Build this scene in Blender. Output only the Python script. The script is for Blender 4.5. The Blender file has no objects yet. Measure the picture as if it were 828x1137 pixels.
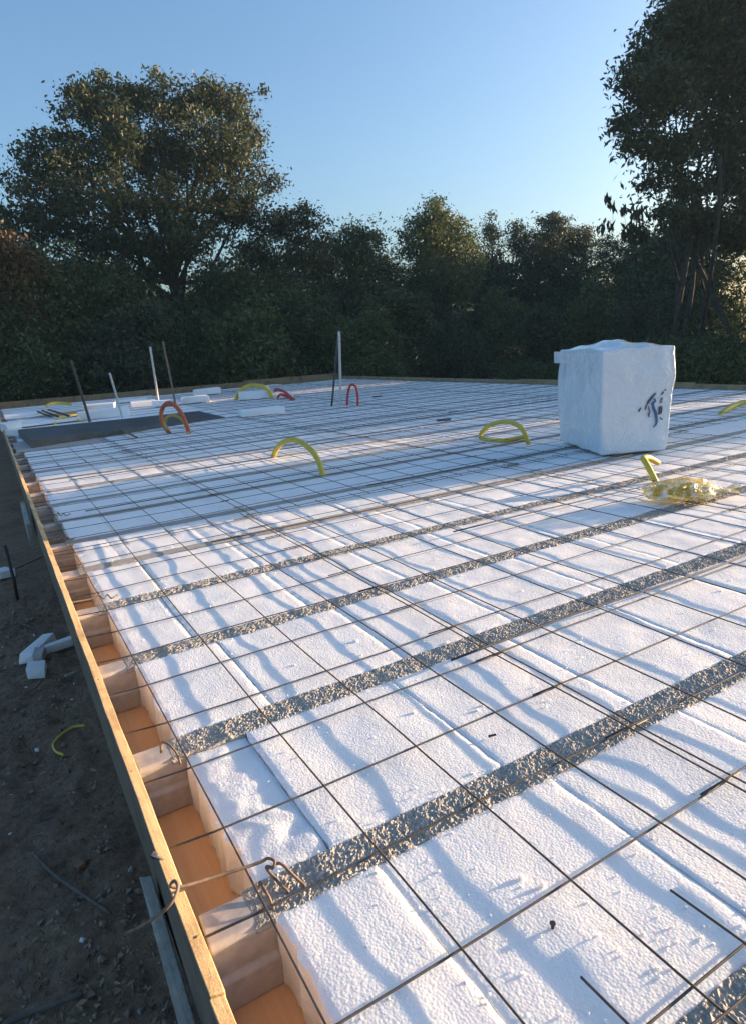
import bpy, math, random
import numpy as np
from mathutils import Vector, Matrix, noise

random.seed(7)
rng = np.random.default_rng(7)
S = bpy.context.scene
COL = S.collection
R = math.radians

# ------------------------------------------------------------------ camera
FPX, CX, CY, IW, IH = 731.8, 414.0, 568.5, 828, 1137
PITCH, ROLL, YAW, CAMH = R(14.497), R(3.936), R(29.460), 1.0
_f = Vector((math.sin(YAW)*math.cos(PITCH), math.cos(YAW)*math.cos(PITCH), -math.sin(PITCH)))
_r0 = Vector((math.cos(YAW), -math.sin(YAW), 0)); _d0 = _f.cross(_r0)
_r = _r0*math.cos(ROLL)+_d0*math.sin(ROLL); _d = -_r0*math.sin(ROLL)+_d0*math.cos(ROLL)
CAMP = Vector((0, 0, CAMH))

def ray(px, py):
    return _r*((px-CX)/FPX)+_d*((py-CY)/FPX)+_f
def at(px, py, Y):
    """point of the place seen at a photograph pixel, at depth Y along the slab"""
    v = ray(px, py); return CAMP+v*(Y/v.y)
def onz(px, py, z):
    v = ray(px, py); return CAMP+v*((z-CAMH)/v.z)

cam = bpy.data.objects.new("camera", bpy.data.cameras.new("camera"))
COL.objects.link(cam)
cam.matrix_world = Matrix(((_r.x, -_d.x, -_f.x, 0), (_r.y, -_d.y, -_f.y, 0), (_r.z, -_d.z, -_f.z, CAMH), (0, 0, 0, 1)))
cam.data.sensor_fit = 'VERTICAL'; cam.data.sensor_height = 36; cam.data.sensor_width = 36
cam.data.lens = 36*FPX/IH
cam.data.clip_start = .02; cam.data.clip_end = 3000
S.camera = cam

# ------------------------------------------------------------------ light
SUN_EL, SUN_AZ = R(7.6), R(-9.5)       # azimuth measured from +X towards +Y
w = bpy.data.worlds.new("World"); S.world = w; w.use_nodes = True
nt = w.node_tree
bg = nt.nodes['Background']
sky = nt.nodes.new('ShaderNodeTexSky'); sky.sky_type = 'NISHITA'; sky.sun_disc = False
sky.sun_elevation = SUN_EL; sky.sun_rotation = math.pi/2-SUN_AZ
sky.air_density = 1.0; sky.dust_density = 3.4; sky.ozone_density = 3.2
nt.links.new(sky.outputs[0], bg.inputs[0]); bg.inputs[1].default_value = .128
sl = bpy.data.lights.new("sun", 'SUN'); sl.energy = 5; sl.angle = R(.53); sl.color = (1, .70, .43)
so = bpy.data.objects.new("sun", sl); COL.objects.link(so)
sd = Vector((math.cos(SUN_EL)*math.cos(SUN_AZ), math.cos(SUN_EL)*math.sin(SUN_AZ), math.sin(SUN_EL)))
so.rotation_euler = sd.to_track_quat('Z', 'Y').to_euler(); so.location = sd*60
vs = S.view_settings
vs.view_transform = 'Standard'; vs.look = 'None'; vs.gamma = 1; vs.exposure = 1.70
try: vs.use_curve_mapping = False
except Exception: pass
S.cycles.max_bounces = 8; S.cycles.transparent_max_bounces = 12
S.cycles.use_denoising = True

# ------------------------------------------------------------------ helpers
ORD = ("zeroth first second third fourth fifth sixth seventh eighth ninth tenth eleventh twelfth thirteenth fourteenth fifteenth "
       "sixteenth seventeenth eighteenth nineteenth twentieth twenty-first twenty-second twenty-third twenty-fourth twenty-fifth "
       "twenty-sixth twenty-seventh twenty-eighth twenty-ninth thirtieth thirty-first thirty-second").split()

class MB:
    def __init__(s): s.v = []; s.f = []; s.m = []
    def add(s, vs_, fs, mi=0):
        o = len(s.v); s.v += [tuple(p) for p in vs_]; s.f += [tuple(i+o for i in f) for f in fs]; s.m += [mi]*len(fs)
    def box(s, c, d, rot=None, jit=0, mi=0):
        x, y, z = d[0]/2, d[1]/2, d[2]/2
        ps = [Vector((a*x, b*y, e*z)) for a in (-1, 1) for b in (-1, 1) for e in (-1, 1)]
        if jit: ps = [p+Vector((random.uniform(-jit, jit) for _ in range(3))) for p in ps]
        if rot: ps = [rot @ p for p in ps]
        ps = [p+Vector(c) for p in ps]
        s.add(ps, [(0, 1, 3, 2), (4, 6, 7, 5), (0, 4, 5, 1), (2, 3, 7, 6), (0, 2, 6, 4), (1, 5, 7, 3)], mi)
    def tube(s, pts, r, n=6, caps=True, mi=0):
        pts = [Vector(p) for p in pts]; N = len(pts)
        rs = r if isinstance(r, (list, tuple)) else [r]*N
        t0 = (pts[1]-pts[0]).normalized()
        u = t0.orthogonal().normalized(); vs_ = []
        for i, p in enumerate(pts):
            t = (pts[min(i+1, N-1)]-pts[max(i-1, 0)])
            t = t.normalized() if t.length > 1e-9 else t0
            u = (u-t*u.dot(t)); u = u.normalized() if u.length > 1e-6 else t.orthogonal().normalized()
            b = t.cross(u)
            for k in range(n):
                a = 2*math.pi*k/n
                vs_.append(p+(u*math.cos(a)+b*math.sin(a))*rs[i])
        fs = [(i*n+k, i*n+(k+1) % n, (i+1)*n+(k+1) % n, (i+1)*n+k) for i in range(N-1) for k in range(n)]
        if caps: fs += [tuple(range(n))[::-1], tuple((N-1)*n+k for k in range(n))]
        s.add(vs_, fs, mi)
    def build(s, name, mats, parent=None, smooth=False, loc=None):
        me = bpy.data.meshes.new(name); me.from_pydata(s.v, [], s.f)
        mats = mats if isinstance(mats, (list, tuple)) else [mats]
        for m in mats: me.materials.append(m)
        if len(mats) > 1: me.polygons.foreach_set('material_index', s.m)
        if smooth: me.polygons.foreach_set('use_smooth', [True]*len(s.f))
        me.update()
        o = bpy.data.objects.new(name, me); COL.objects.link(o)
        if parent: o.parent = parent
        if loc: o.location = loc
        return o

def tag(o, label=None, cat=None, group=None, kind=None):
    if label: o['label'] = label
    if cat: o['category'] = cat
    if group: o['group'] = group
    if kind: o['kind'] = kind
    return o
def empty(name, loc=(0, 0, 0), rz=0):
    o = bpy.data.objects.new(name, None); COL.objects.link(o); o.location = loc; o.rotation_euler = (0, 0, rz)
    o.empty_display_size = .1
    return o
def copy_tree(o, parent=None):
    c = o.copy(); COL.objects.link(c)
    if parent: c.parent = parent
    for ch in [x for x in o.children]: copy_tree(ch, c)
    return c
def bevel(o, wd, seg=2):
    m = o.modifiers.new('bevel', 'BEVEL'); m.width = wd; m.segments = seg; m.limit_method = 'ANGLE'
    return o

def catmull(P, n=8):
    P = [Vector(p) for p in P]; Q = [P[0]*2-P[1]]+P+[P[-1]*2-P[-2]]; out = []
    for i in range(1, len(Q)-2):
        for k in range(n):
            t = k/n; a, b, c, d = Q[i-1], Q[i], Q[i+1], Q[i+2]
            out.append(.5*((2*b)+(c-a)*t+(2*a-5*b+4*c-d)*t*t+(3*b-a-3*c+d)*t**3))
    out.append(P[-1]); return out

# ------------------------------------------------------------------ materials
class NT:
    def __init__(s, name):
        s.m = bpy.data.materials.new(name); s.m.use_nodes = True; s.t = s.m.node_tree
        s.p = s.t.nodes['Principled BSDF']; s.o = s.t.nodes['Material Output']
    def n(s, typ, **kw):
        nd = s.t.nodes.new('ShaderNode'+typ)
        for k, v in kw.items():
            if k.startswith('_'): setattr(nd, k[1:], v)
            else: nd.inputs[k.replace('__', ' ')].default_value = v
        return nd
    def l(s, a, b): s.t.links.new(a, b)
    def co(s, scale=(1, 1, 1), src='Object'):
        tc = s.n('TexCoord'); mp = s.n('Mapping'); mp.inputs['Scale'].default_value = scale
        s.l(tc.outputs[src], mp.inputs[0]); return mp.outputs[0]
    def ramp(s, fac, stops):
        r = s.n('ValToRGB'); e = r.color_ramp.elements
        while len(e) < len(stops): e.new(.5)
        for i, (p, c) in enumerate(stops): e[i].position = p; e[i].color = (*c, 1)
        s.l(fac, r.inputs[0]); return r.outputs[0]
    def bump(s, h, dist, strength=1, nrm=None):
        b = s.n('Bump', Strength=strength, Distance=dist); s.l(h, b.inputs['Height'])
        if nrm: s.l(nrm, b.inputs['Normal'])
        return b.outputs[0]

def simple(name, col, rough=.6, var=.25, scale=20, metal=0, bump=.0, bscale=60, src='Object', stretch=(1, 1, 1)):
    a = NT(name); c = a.co(stretch, src)
    nz = a.n('TexNoise', Scale=scale, Detail=5.0, Roughness=.6); a.l(c, nz.inputs['Vector'])
    lo = tuple(x*(1-var) for x in col); hi = tuple(min(1, x*(1+var)) for x in col)
    a.l(a.ramp(nz.outputs[0], [(.3, lo), (.7, hi)]), a.p.inputs['Base Color'])
    a.p.inputs['Roughness'].default_value = rough; a.p.inputs['Metallic'].default_value = metal
    if bump:
        n2 = a.n('TexNoise', Scale=bscale, Detail=4.0); a.l(c, n2.inputs['Vector'])
        a.l(a.bump(n2.outputs[0], bump), a.p.inputs['Normal'])
    return a.m

def eps_mat():
    a = NT('polystyrene'); c = a.co()
    nz = a.n('TexNoise', Scale=3.0, Detail=4.0); a.l(c, nz.inputs['Vector'])
    st = a.n('TexNoise', Scale=9.0, Detail=6.0, Roughness=.7); a.l(c, st.inputs['Vector'])
    base = a.ramp(nz.outputs[0], [(.3, (.80, .80, .80)), (.7, (.88, .88, .875))])
    dirt = a.ramp(st.outputs[0], [(.60, (1, 1, 1)), (.70, (.90, .88, .84)), (.80, (.66, .61, .54))])
    mx = a.n('Mix', _data_type='RGBA', _blend_type='MULTIPLY'); mx.inputs[0].default_value = 1
    a.l(base, mx.inputs[6]); a.l(dirt, mx.inputs[7]); a.l(mx.outputs[2], a.p.inputs['Base Color'])
    a.p.inputs['Roughness'].default_value = .75
    a.p.inputs['Specular IOR Level'].default_value = .3
    a.p.inputs['Subsurface Weight'].default_value = .65
    a.p.inputs['Subsurface Radius'].default_value = (1, .74, .52)
    a.p.inputs['Subsurface Scale'].default_value = .03
    v = a.n('TexVoronoi', Scale=190.0, Randomness=1.0); v.feature = 'SMOOTH_F1'; a.l(c, v.inputs['Vector'])
    v.inputs['Smoothness'].default_value = .35
    n1 = a.n('TexNoise', Scale=70.0, Detail=3.0); a.l(c, n1.inputs['Vector'])
    n2 = a.n('TexNoise', Scale=16.0, Detail=4.0, Roughness=.6); a.l(c, n2.inputs['Vector'])
    b1 = a.bump(v.outputs['Distance'], -.0014, .65)
    b2 = a.bump(n1.outputs[0], .0013, .7, b1)
    b3 = a.bump(n2.outputs[0], .0020, .6, b2)
    a.l(b3, a.p.inputs['Normal'])
    return a.m

def concrete_mat(name, col, rough, coarse):
    a = NT(name); c = a.co()
    v = a.n('TexVoronoi', Scale=230.0 if coarse else 40); a.l(c, v.inputs['Vector'])
    nz = a.n('TexNoise', Scale=30.0, Detail=6.0, Roughness=.65); a.l(c, nz.inputs['Vector'])
    mx = a.n('Mix', _data_type='RGBA'); mx.inputs[0].default_value = .45
    a.l(a.ramp(nz.outputs[0], [(.3, tuple(x*(.65 if coarse else .78) for x in col)), (.72, tuple(x*(1.3 if coarse else 1.16) for x in col))]), mx.inputs[6])
    sep = a.n('SeparateColor'); a.l(v.outputs['Color'], sep.inputs[0])
    a.l(a.ramp(sep.outputs[0], [(0, tuple(x*.72 for x in col)), (1, tuple(x*1.3 for x in col))]), mx.inputs[7])
    a.l(mx.outputs[2] if coarse else mx.inputs[6].links[0].from_socket, a.p.inputs['Base Color'])
    a.p.inputs['Roughness'].default_value = rough
    if coarse:
        b1 = a.bump(v.outputs['Distance'], -.003, .6)
        a.l(a.bump(nz.outputs[0], .004, .6, b1), a.p.inputs['Normal'])
    else:
        a.l(a.bump(nz.outputs[0], .0015, .7), a.p.inputs['Normal'])
    return a.m

def wood_mat(name, c1, c2, along='Y', scale=1, stain=True):
    a = NT(name)
    st = {'Y': (28, 1.3, 28), 'X': (1.3, 28, 28), 'Z': (28, 28, 1.3)}[along]
    c = a.co(tuple(x*scale for x in st))
    nz = a.n('TexNoise', Scale=3.0, Detail=7.0, Roughness=.65, Distortion=.6); a.l(c, nz.inputs['Vector'])
    col = a.ramp(nz.outputs[0], [(.3, c1), (.68, c2)])
    if stain:
        c2_ = a.co(); n2 = a.n('TexNoise', Scale=5.0, Detail=6.0, Roughness=.7); a.l(c2_, n2.inputs['Vector'])
        mx = a.n('Mix', _data_type='RGBA', _blend_type='MULTIPLY'); mx.inputs[0].default_value = .8
        a.l(col, mx.inputs[6]); a.l(a.ramp(n2.outputs[0], [(.34, (.45, .42, .4)), (.52, (1, 1, 1))]), mx.inputs[7]); col = mx.outputs[2]
    a.l(col, a.p.inputs['Base Color']); a.p.inputs['Roughness'].default_value = .7
    cc = a.co(); n3 = a.n('TexNoise', Scale=190.0, Detail=4.0, Roughness=.7); a.l(cc, n3.inputs['Vector'])
    a.l(a.bump(n3.outputs[0], .0018, .8, a.bump(nz.outputs[0], .002, .6)), a.p.inputs['Normal'])
    return a.m

def leaf_mat(name, stops, trans=.3):
    a = NT(name); g = a.n('NewGeometry')
    oi = a.n('ObjectInfo')
    a.l(a.ramp(g.outputs['Random Per Island'], stops), a.p.inputs['Base Color'])
    a.p.inputs['Roughness'].default_value = .55; a.p.inputs['Specular IOR Level'].default_value = .35
    tr = a.n('BsdfTranslucent'); ms = a.n('MixShader'); ms.inputs[0].default_value = trans
    a.l(a.p.inputs['Base Color'].links[0].from_socket, tr.inputs[0])
    a.l(a.p.outputs[0], ms.inputs[1]); a.l(tr.outputs[0], ms.inputs[2]); a.l(ms.outputs[0], a.o.inputs[0])
    return a.m

M = dict(
    eps=eps_mat(),
    conc=concrete_mat('coarse_concrete', (.36, .335, .30), .85, True),
    smooth_conc=concrete_mat('smooth_concrete', (.47, .42, .38), .45, False),
    steel=simple('rebar_steel', (.072, .063, .058), .65, .45, 25, .2),
    rust=simple('rusty_rebar', (.20, .135, .09), .75, .5, 40),
    pale_rod=simple('pale_rod', (.55, .53, .5), .5, .15, 30),
    wood=wood_mat('weathered_timber', (.42, .28, .13), (.72, .51, .26), 'Y'),
    wood_x=wood_mat('weathered_timber_across', (.22, .15, .08), (.40, .28, .15), 'X'),
    grey_wood=wood_mat('grey_timber', (.26, .24, .20), (.40, .38, .33), 'Y'),
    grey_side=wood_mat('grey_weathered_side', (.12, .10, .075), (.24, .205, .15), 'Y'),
    bolt=simple('bolt_metal', (.22, .21, .20), .4, .1, 30, .9),
    ply=wood_mat('orange_formwork', (.74, .41, .19), (.84, .54, .28), 'Y', .35, False),
    soil=None,
    stick=simple('dead_stick', (.12, .10, .085), .9, .4, 30),
    brick=simple('brick_chip', (.28, .13, .08), .9, .3, 30),
    stone=simple('soil_crumbs', (.25, .185, .14), .95, .6, 9),
    bark=simple('bark', (.05, .042, .034), .95, .5, 8, 0, .02, 25),
    yellow=simple('yellow_conduit', (.62, .46, .055), .4, .12, 12),
    orange=simple('orange_conduit', (.50, .10, .025), .4, .15, 12),
    red=simple('red_conduit', (.55, .05, .03), .4, .15, 12),
    dark=simple('dark_panel', (.07, .078, .08), .5, .4, 4),
    black=simple('black_plastic', (.02, .02, .02), .5, .2, 10),
    film=None, logo=simple('blue_print', (.05, .13, .26), .35, .2, 20), logo_dark=simple('navy_print', (.04, .065, .11), .35, .2, 20),
    ochre=simple('ochre_board', (.40, .30, .10), .7, .2, 10),
)
# ground
a = NT('soil'); c = a.co()
n1 = a.n('TexNoise', Scale=2.2, Detail=9.0, Roughness=.65); a.l(c, n1.inputs['Vector'])
n2 = a.n('TexNoise', Scale=28.0, Detail=6.0, Roughness=.7); a.l(c, n2.inputs['Vector'])
mx = a.n('Mix', _data_type='RGBA'); mx.inputs[0].default_value = .5
a.l(a.ramp(n1.outputs[0], [(.32, (.10, .058, .034)), (.55, (.28, .18, .11)), (.72, (.23, .185, .08))]), mx.inputs[6])
a.l(a.ramp(n2.outputs[0], [(.3, (.045, .027, .016)), (.58, (.31, .20, .13)), (.8, (.50, .38, .28))]), mx.inputs[7])
a.l(mx.outputs[2], a.p.inputs['Base Color']); a.p.inputs['Roughness'].default_value = .95
a.l(a.bump(n2.outputs[0], .03, .9), a.p.inputs['Normal']); M['soil'] = a.m
# wrapping film over white polystyrene
a = NT('wrapping_film'); c = a.co()
a.p.inputs['Base Color'].default_value = (.70, .78, .84, 1); a.p.inputs['Roughness'].default_value = .22
a.p.inputs['Coat Weight'].default_value = .6; a.p.inputs['Coat Roughness'].default_value = .12
n1 = a.n('TexNoise', Scale=9.0, Detail=4.0, Roughness=.55, Distortion=1.6); a.l(c, n1.inputs['Vector'])
n2 = a.n('TexNoise', Scale=2.5, Detail=3.0); a.l(c, n2.inputs['Vector'])
n1.inputs['Distortion'].default_value = 2.2; a.l(a.bump(n1.outputs[0], .030, .7), a.p.inputs['Normal']); M['film'] = a.m
# clear bag film
a = NT('clear_bag'); c = a.co()
n1 = a.n('TexNoise', Scale=14.0, Detail=5.0, Distortion=1.5); a.l(c, n1.inputs['Vector'])
a.l(a.ramp(n1.outputs[0], [(.40, (.56, .42, .07)), (.52, (.72, .63, .30)), (.62, (.86, .84, .76))]), a.p.inputs['Base Color']); a.p.inputs['Roughness'].default_value = .3
bn = a.bump(n1.outputs[0], .03, .8); a.l(bn, a.p.inputs['Normal'])
tp = a.n('BsdfTransparent'); ms = a.n('MixShader'); tp.inputs[0].default_value = (1, .97, .85, 1)
rr = a.ramp(n1.outputs[0], [(.35, (.35,)*3), (.7, (.80,)*3)]); a.l(rr, ms.inputs[0])
a.l(tp.outputs[0], ms.inputs[1]); a.l(a.p.outputs[0], ms.inputs[2]); a.l(ms.outputs[0], a.o.inputs[0]); M['bag'] = a.m

FRESH = leaf_mat('fresh_green_leaves', [(0, (.04, .065, .025)), (.5, (.075, .115, .04)), (1, (.16, .17, .06))])
GREEN = leaf_mat('dark_green_leaves', [(0, (.026, .048, .02)), (.45, (.052, .085, .032)), (.8, (.085, .115, .04)), (1, (.13, .13, .05))])
AUTUMN = leaf_mat('turning_leaves', [(0, (.028, .046, .022)), (.6, (.05, .072, .032)), (.9, (.08, .085, .034)), (1, (.15, .10, .035))])
OLIVE = leaf_mat('grey_green_leaves', [(0, (.03, .045, .028)), (.5, (.052, .072, .042)), (1, (.10, .11, .055))])
RUST = leaf_mat('russet_leaves', [(0, (.04, .04, .015)), (.5, (.10, .065, .025)), (1, (.20, .10, .035))])

# ------------------------------------------------------------------ ground
GZ = -.65
def ground():
    xs = np.concatenate([-np.geomspace(.9, 900, 34)[::-1]-.2, np.arange(-1.05, .72, .035), np.geomspace(.8, 900, 40)])
    ys = np.concatenate([-np.geomspace(.1, 900, 26)[::-1], np.arange(0, 5.2, .035), np.geomspace(5.3, 900, 70)])
    V = []
    for y in ys:
        for x in xs:
            z = GZ
            if -1.1 < x < .75 and -.1 < y < 5.3:
                z += .022*noise.noise((x*7, y*7, 1))+.022*noise.noise((x*19, y*19, 4))+.011*noise.noise((x*41, y*41, 2))
            z += .05*noise.noise((x*.6, y*.6, 9))*min(1, max(0, (abs(x-4.6)-4.2)))
            V.append((x, y, z))
    nx, ny = len(xs), len(ys)
    F = [(j*nx+i, j*nx+i+1, (j+1)*nx+i+1, (j+1)*nx+i) for j in range(ny-1) for i in range(nx-1)]
    b = MB(); b.v = V; b.f = F; b.m = [0]*len(F)
    tag(b.build('ground', M['soil'], smooth=True), kind='structure')
ground()

# ------------------------------------------------------------------ the slab: joists, infill blocks
PITCH_Y, J0, JW = .605, .458, .095
NJ = 30
def far_y(x): return 19.35-.178*(x-.15)          # the far board runs slightly askew
X_END = 9.12
def surf(x, y):
    """gentle unevenness of the tops of the blocks"""
    return .0036*noise.noise((x*4.2, y*4.2, 3.3))+.0014*noise.noise((x*12, y*12, 7.1))-.002

def grid_solid(x0, x1, y0, y1, zt, zb, res, rag=(0, 0, 0, 0), zfun=None, rag_n=30):
    """closed slab whose top is a grid; rag = raggedness of left, right, near, far edges"""
    nx = max(2, int((x1-x0)/res)+1); ny = max(2, int((y1-y0)/res)+1)
    b = MB(); idx = {}
    def put(p): b.v.append(p); return len(b.v)-1
    for j in range(ny+1):
        for i in range(nx+1):
            u, v_ = i/nx, j/ny
            x, y = x0+(x1-x0)*u, y0+(y1-y0)*v_
            if i == 0: x += rag[0]*noise.noise((y*rag_n, x*9, 1.7))+rag[0]*.6*noise.noise((y*rag_n*3, x*9, 2.7))
            if i == nx: x += rag[1]*noise.noise((y*rag_n, x*9, 3.7))
            if j == 0: y += rag[2]*noise.noise((x*rag_n, y*9, 5.7))+rag[2]*.5*noise.noise((x*rag_n*3, y*9, .7))
            if j == ny: y += rag[3]*noise.noise((x*rag_n, y*9, 8.7))+rag[3]*.5*noise.noise((x*rag_n*3, y*9, 9.7))
            z = zt+(zfun(x, y) if zfun else 0)
            if i in (0, nx) or j in (0, ny): z -= .0015
            idx[i, j] = put((x, y, z))
    for j in range(ny):
        for i in range(nx):
            b.f.append((idx[i, j], idx[i+1, j], idx[i+1, j+1], idx[i, j+1]))
    loop = [(i, 0) for i in range(nx)]+[(nx, j) for j in range(ny)]+[(i, ny) for i in range(nx, 0, -1)]+[(0, j) for j in range(ny, 0, -1)]
    ML = max(rag) > .002 and 3 or 1
    prev = [idx[k] for k in loop]
    for L in range(1, ML+1):
        t = L/ML; cur = []
        for k in loop:
            x, y, z = b.v[idx[k]]
            if t < 1:
                q = rag[0]*.8*noise.noise((x*20, y*28, L*7.3))
                if k[0] == 0: x += q
                elif k[1] in (0, ny): y += q*.5
            cur.append(put((x, y, z+(zb-z)*t)))
        n = len(loop)
        for q in range(n): b.f.append((prev[q], cur[q], cur[(q+1) % n], prev[(q+1) % n]))
        prev = cur
    b.f.append(tuple(prev[::-1])); b.m = [0]*len(b.f)
    return b

# joists
def crumb(x, y, k):
    d = noise.voronoi((x*160, y*160, k*3.1))[0]
    return .0015-.0058*min(1, d[0]*1.2)+.002*noise.noise((x*90, y*90, k))+.003*noise.noise((x*24, y*24, k))
for k in range(0, NJ+1):
    yf = J0+PITCH_Y*k; yn = yf-JW
    x1 = X_END if k < 28 else min(X_END, (19.2-yf)/.178)
    if x1 < .6: break
    near = k <= 4
    xe = .158+.012*noise.noise((k*3.3, 1, 1))+.004*yf*.5
    j = empty('concrete_joist', (xe, (yn+yf)/2, -.15))
    tag(j, 'gritty grey concrete joist, %s from the near end of the slab' % ORD[k+1], 'joist', 'concrete joists across the slab')
    hw = JW/2; L = x1-xe
    # smooth precast body with a stepped foot
    prof = [(-hw-.006, 0), (-hw-.006, .062), (-hw+.004, .070), (-hw+.002, .137), (-hw+.010, .145), (hw-.010, .145), (hw-.002, .137), (hw-.004, .070), (hw+.006, .062), (hw+.006, 0)]
    b = MB(); n = len(prof)
    xs = [0, .03, .06, .09, .12, .16, L]
    for x in xs:
        for (py, pz) in prof:
            if x > .11 and pz > .13: pz = .130
            b.v.append((x+(.006*noise.noise((py*40, pz*40, k)) if x == 0 else 0), py+.003*noise.noise((x*20, pz*20, k)), pz))
    for i in range(len(xs)-1):
        for q in range(n): b.f.append((i*n+q, (i+1)*n+q, (i+1)*n+(q+1) % n, i*n+(q+1) % n))
    b.f.append(tuple(range(n))); b.f.append(tuple((len(xs)-1)*n+q for q in range(n))[::-1])
    b.m = [0]*len(b.f)
    bevel(b.build('precast_body', M['smooth_conc'], j), .003)
    # gritty poured top
    xg0 = .085
    xg1 = L if not near else min(L, 1.75*yf+.9)
    res = .0038 if k <= 2 else (.007 if k <= 4 else .03)
    top = grid_solid(xg0, xg1, -hw+.001, hw-.001, .1495, .128, res, (.01, 0, .004, .004),
                     (lambda x, y, k=k: crumb(x, y, k)*min(1, .1+(x-.085)*9)-.004*max(0, 1-(x-.085)*16)) if near else None)
    top.build('gritty_topping', M['conc'], j)
    if near and xg1 < L-.05:
        grid_solid(xg1, L, -hw+.001, hw-.001, .147, .128, .05).build('gritty_topping', M['conc'], j)

# infill blocks
def make_block(x0, x1, y0, y1, res, row, col, first):
    rs = random.Random(row*131+col)
    dz = rs.uniform(-.0014, .0012); tx = rs.uniform(-.0035, .0035); ty = rs.uniform(-.005, .005)
    cx_, cy_ = (x0+x1)/2, (y0+y1)/2
    special = {(1, 0): -.010}.get((row, col), 0)
    def zf(x, y):
        z = surf(x+row*.37, y)+dz+(x-cx_)*tx+(y-cy_)*ty+special
        if (row, col) == (1, 0):     # walked-on block with a lump at its near corner
            z += .0028*noise.noise((x*26, y*26, 4))*math.exp(-((x-.36)/.12)**2)+.0055*math.exp(-(((x-.36)/.085)**2+((y-1.20)/.055)**2))+.006*math.exp(-(((x-.43)/.05)**2+((y-1.12)/.04)**2))
            z -= .005*math.exp(-(((x-.40)/.03)**2+((y-1.16)/.022)**2))
        e = min(x-x0, x1-x, y-y0, y1-y)
        if e < .02: z -= .0016*(1-max(0, e)/.02)*(.5+noise.noise((x*30, y*30, 5)))
        return z
    rag = (.016 if first else .003, .003, .004, .004)
    if first and row in (0, 1, 2, 3, 4, 5): rag = (.012, .003, .007, .007)
    g = grid_solid(x0, x1, y0, y1, 0, -.148, res, rag, zf)
    ox, oy = x0, y0
    g.v = [(x-ox, y-oy, z) for x, y, z in g.v]
    o = g.build('infill_block', M['eps'], smooth=False, loc=(ox, oy, 0))
    return o
joints = {0: .503, 1: .445, 2: .56, 3: .50, 4: .53, 5: .46, 6: .52}
NB = 0
for row in range(-1, NJ):
    ya, yb = J0+PITCH_Y*row, J0+PITCH_Y*(row+1)-JW
    yc = (ya+yb)/2
    xl = .275+.004*noise.noise((row*2.7, 3, 1))+.002*yc+(.012 if row == 0 else 0)
    xr = min(X_END, 1.70*yb+.75) if row < 9 else X_END
    if row == -1: xr = 1.1
    if row >= 27: xr = min(xr, (19.2-yb)/.178)
    if yb > 15.4 and row in (15, 16, 17): pass
    x = xl; col = 0
    step = .465 if row < 8 else 1.0
    while x < xr-.12:
        nxt = joints.get(row, x+step) if col == 0 and row < 7 else x+step
        if nxt > xr-.12: nxt = min(xr, X_END)
        skip = (row in (14, 15) and x < 1.2)       # strip by the dark panel is solid concrete
        if not skip:
            res = .011 if row <= 2 and x < 2 else (.02 if row <= 4 else (.045 if row < 9 else .12))
            gap = .003
            ov = .002
            if row in (3, 4): ov = .012 if row == 3 else .02   # blocks creeping over the joists
            o = make_block(x+gap/2, nxt-gap/2, ya-.001, yb+(.001 if row not in (2,) else .012), res, row, col, col == 0)
            if row < 0: lab = 'white polystyrene block in the nearest row, %s from the timber edge' % ORD[col+1]
            else: lab = 'white polystyrene infill block, %s from left in the row just beyond the %s joist' % (ORD[col+1], ORD[row+1])
            if (row, col) == (1, 0): lab = 'dented white polystyrene block with a raised lumpy corner beside the timber edge'
            tag(o, lab, 'infill block', 'polystyrene blocks laid between the joists'); NB += 1
        x = nxt; col += 1
print('blocks', NB)

# solid concrete strip by the dark panel
g = grid_solid(.22, 1.28, J0+PITCH_Y*14+.004, J0+PITCH_Y*16-JW-.004, .0035, -.148, .05, (.01, .01, 0, 0), lambda x, y: .003*noise.noise((x*9, y*9, 1)))
tag(g.build('concrete_patch', M['smooth_conc']), 'smooth grey concrete strip in front of the dark panel', 'concrete strip')

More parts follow.
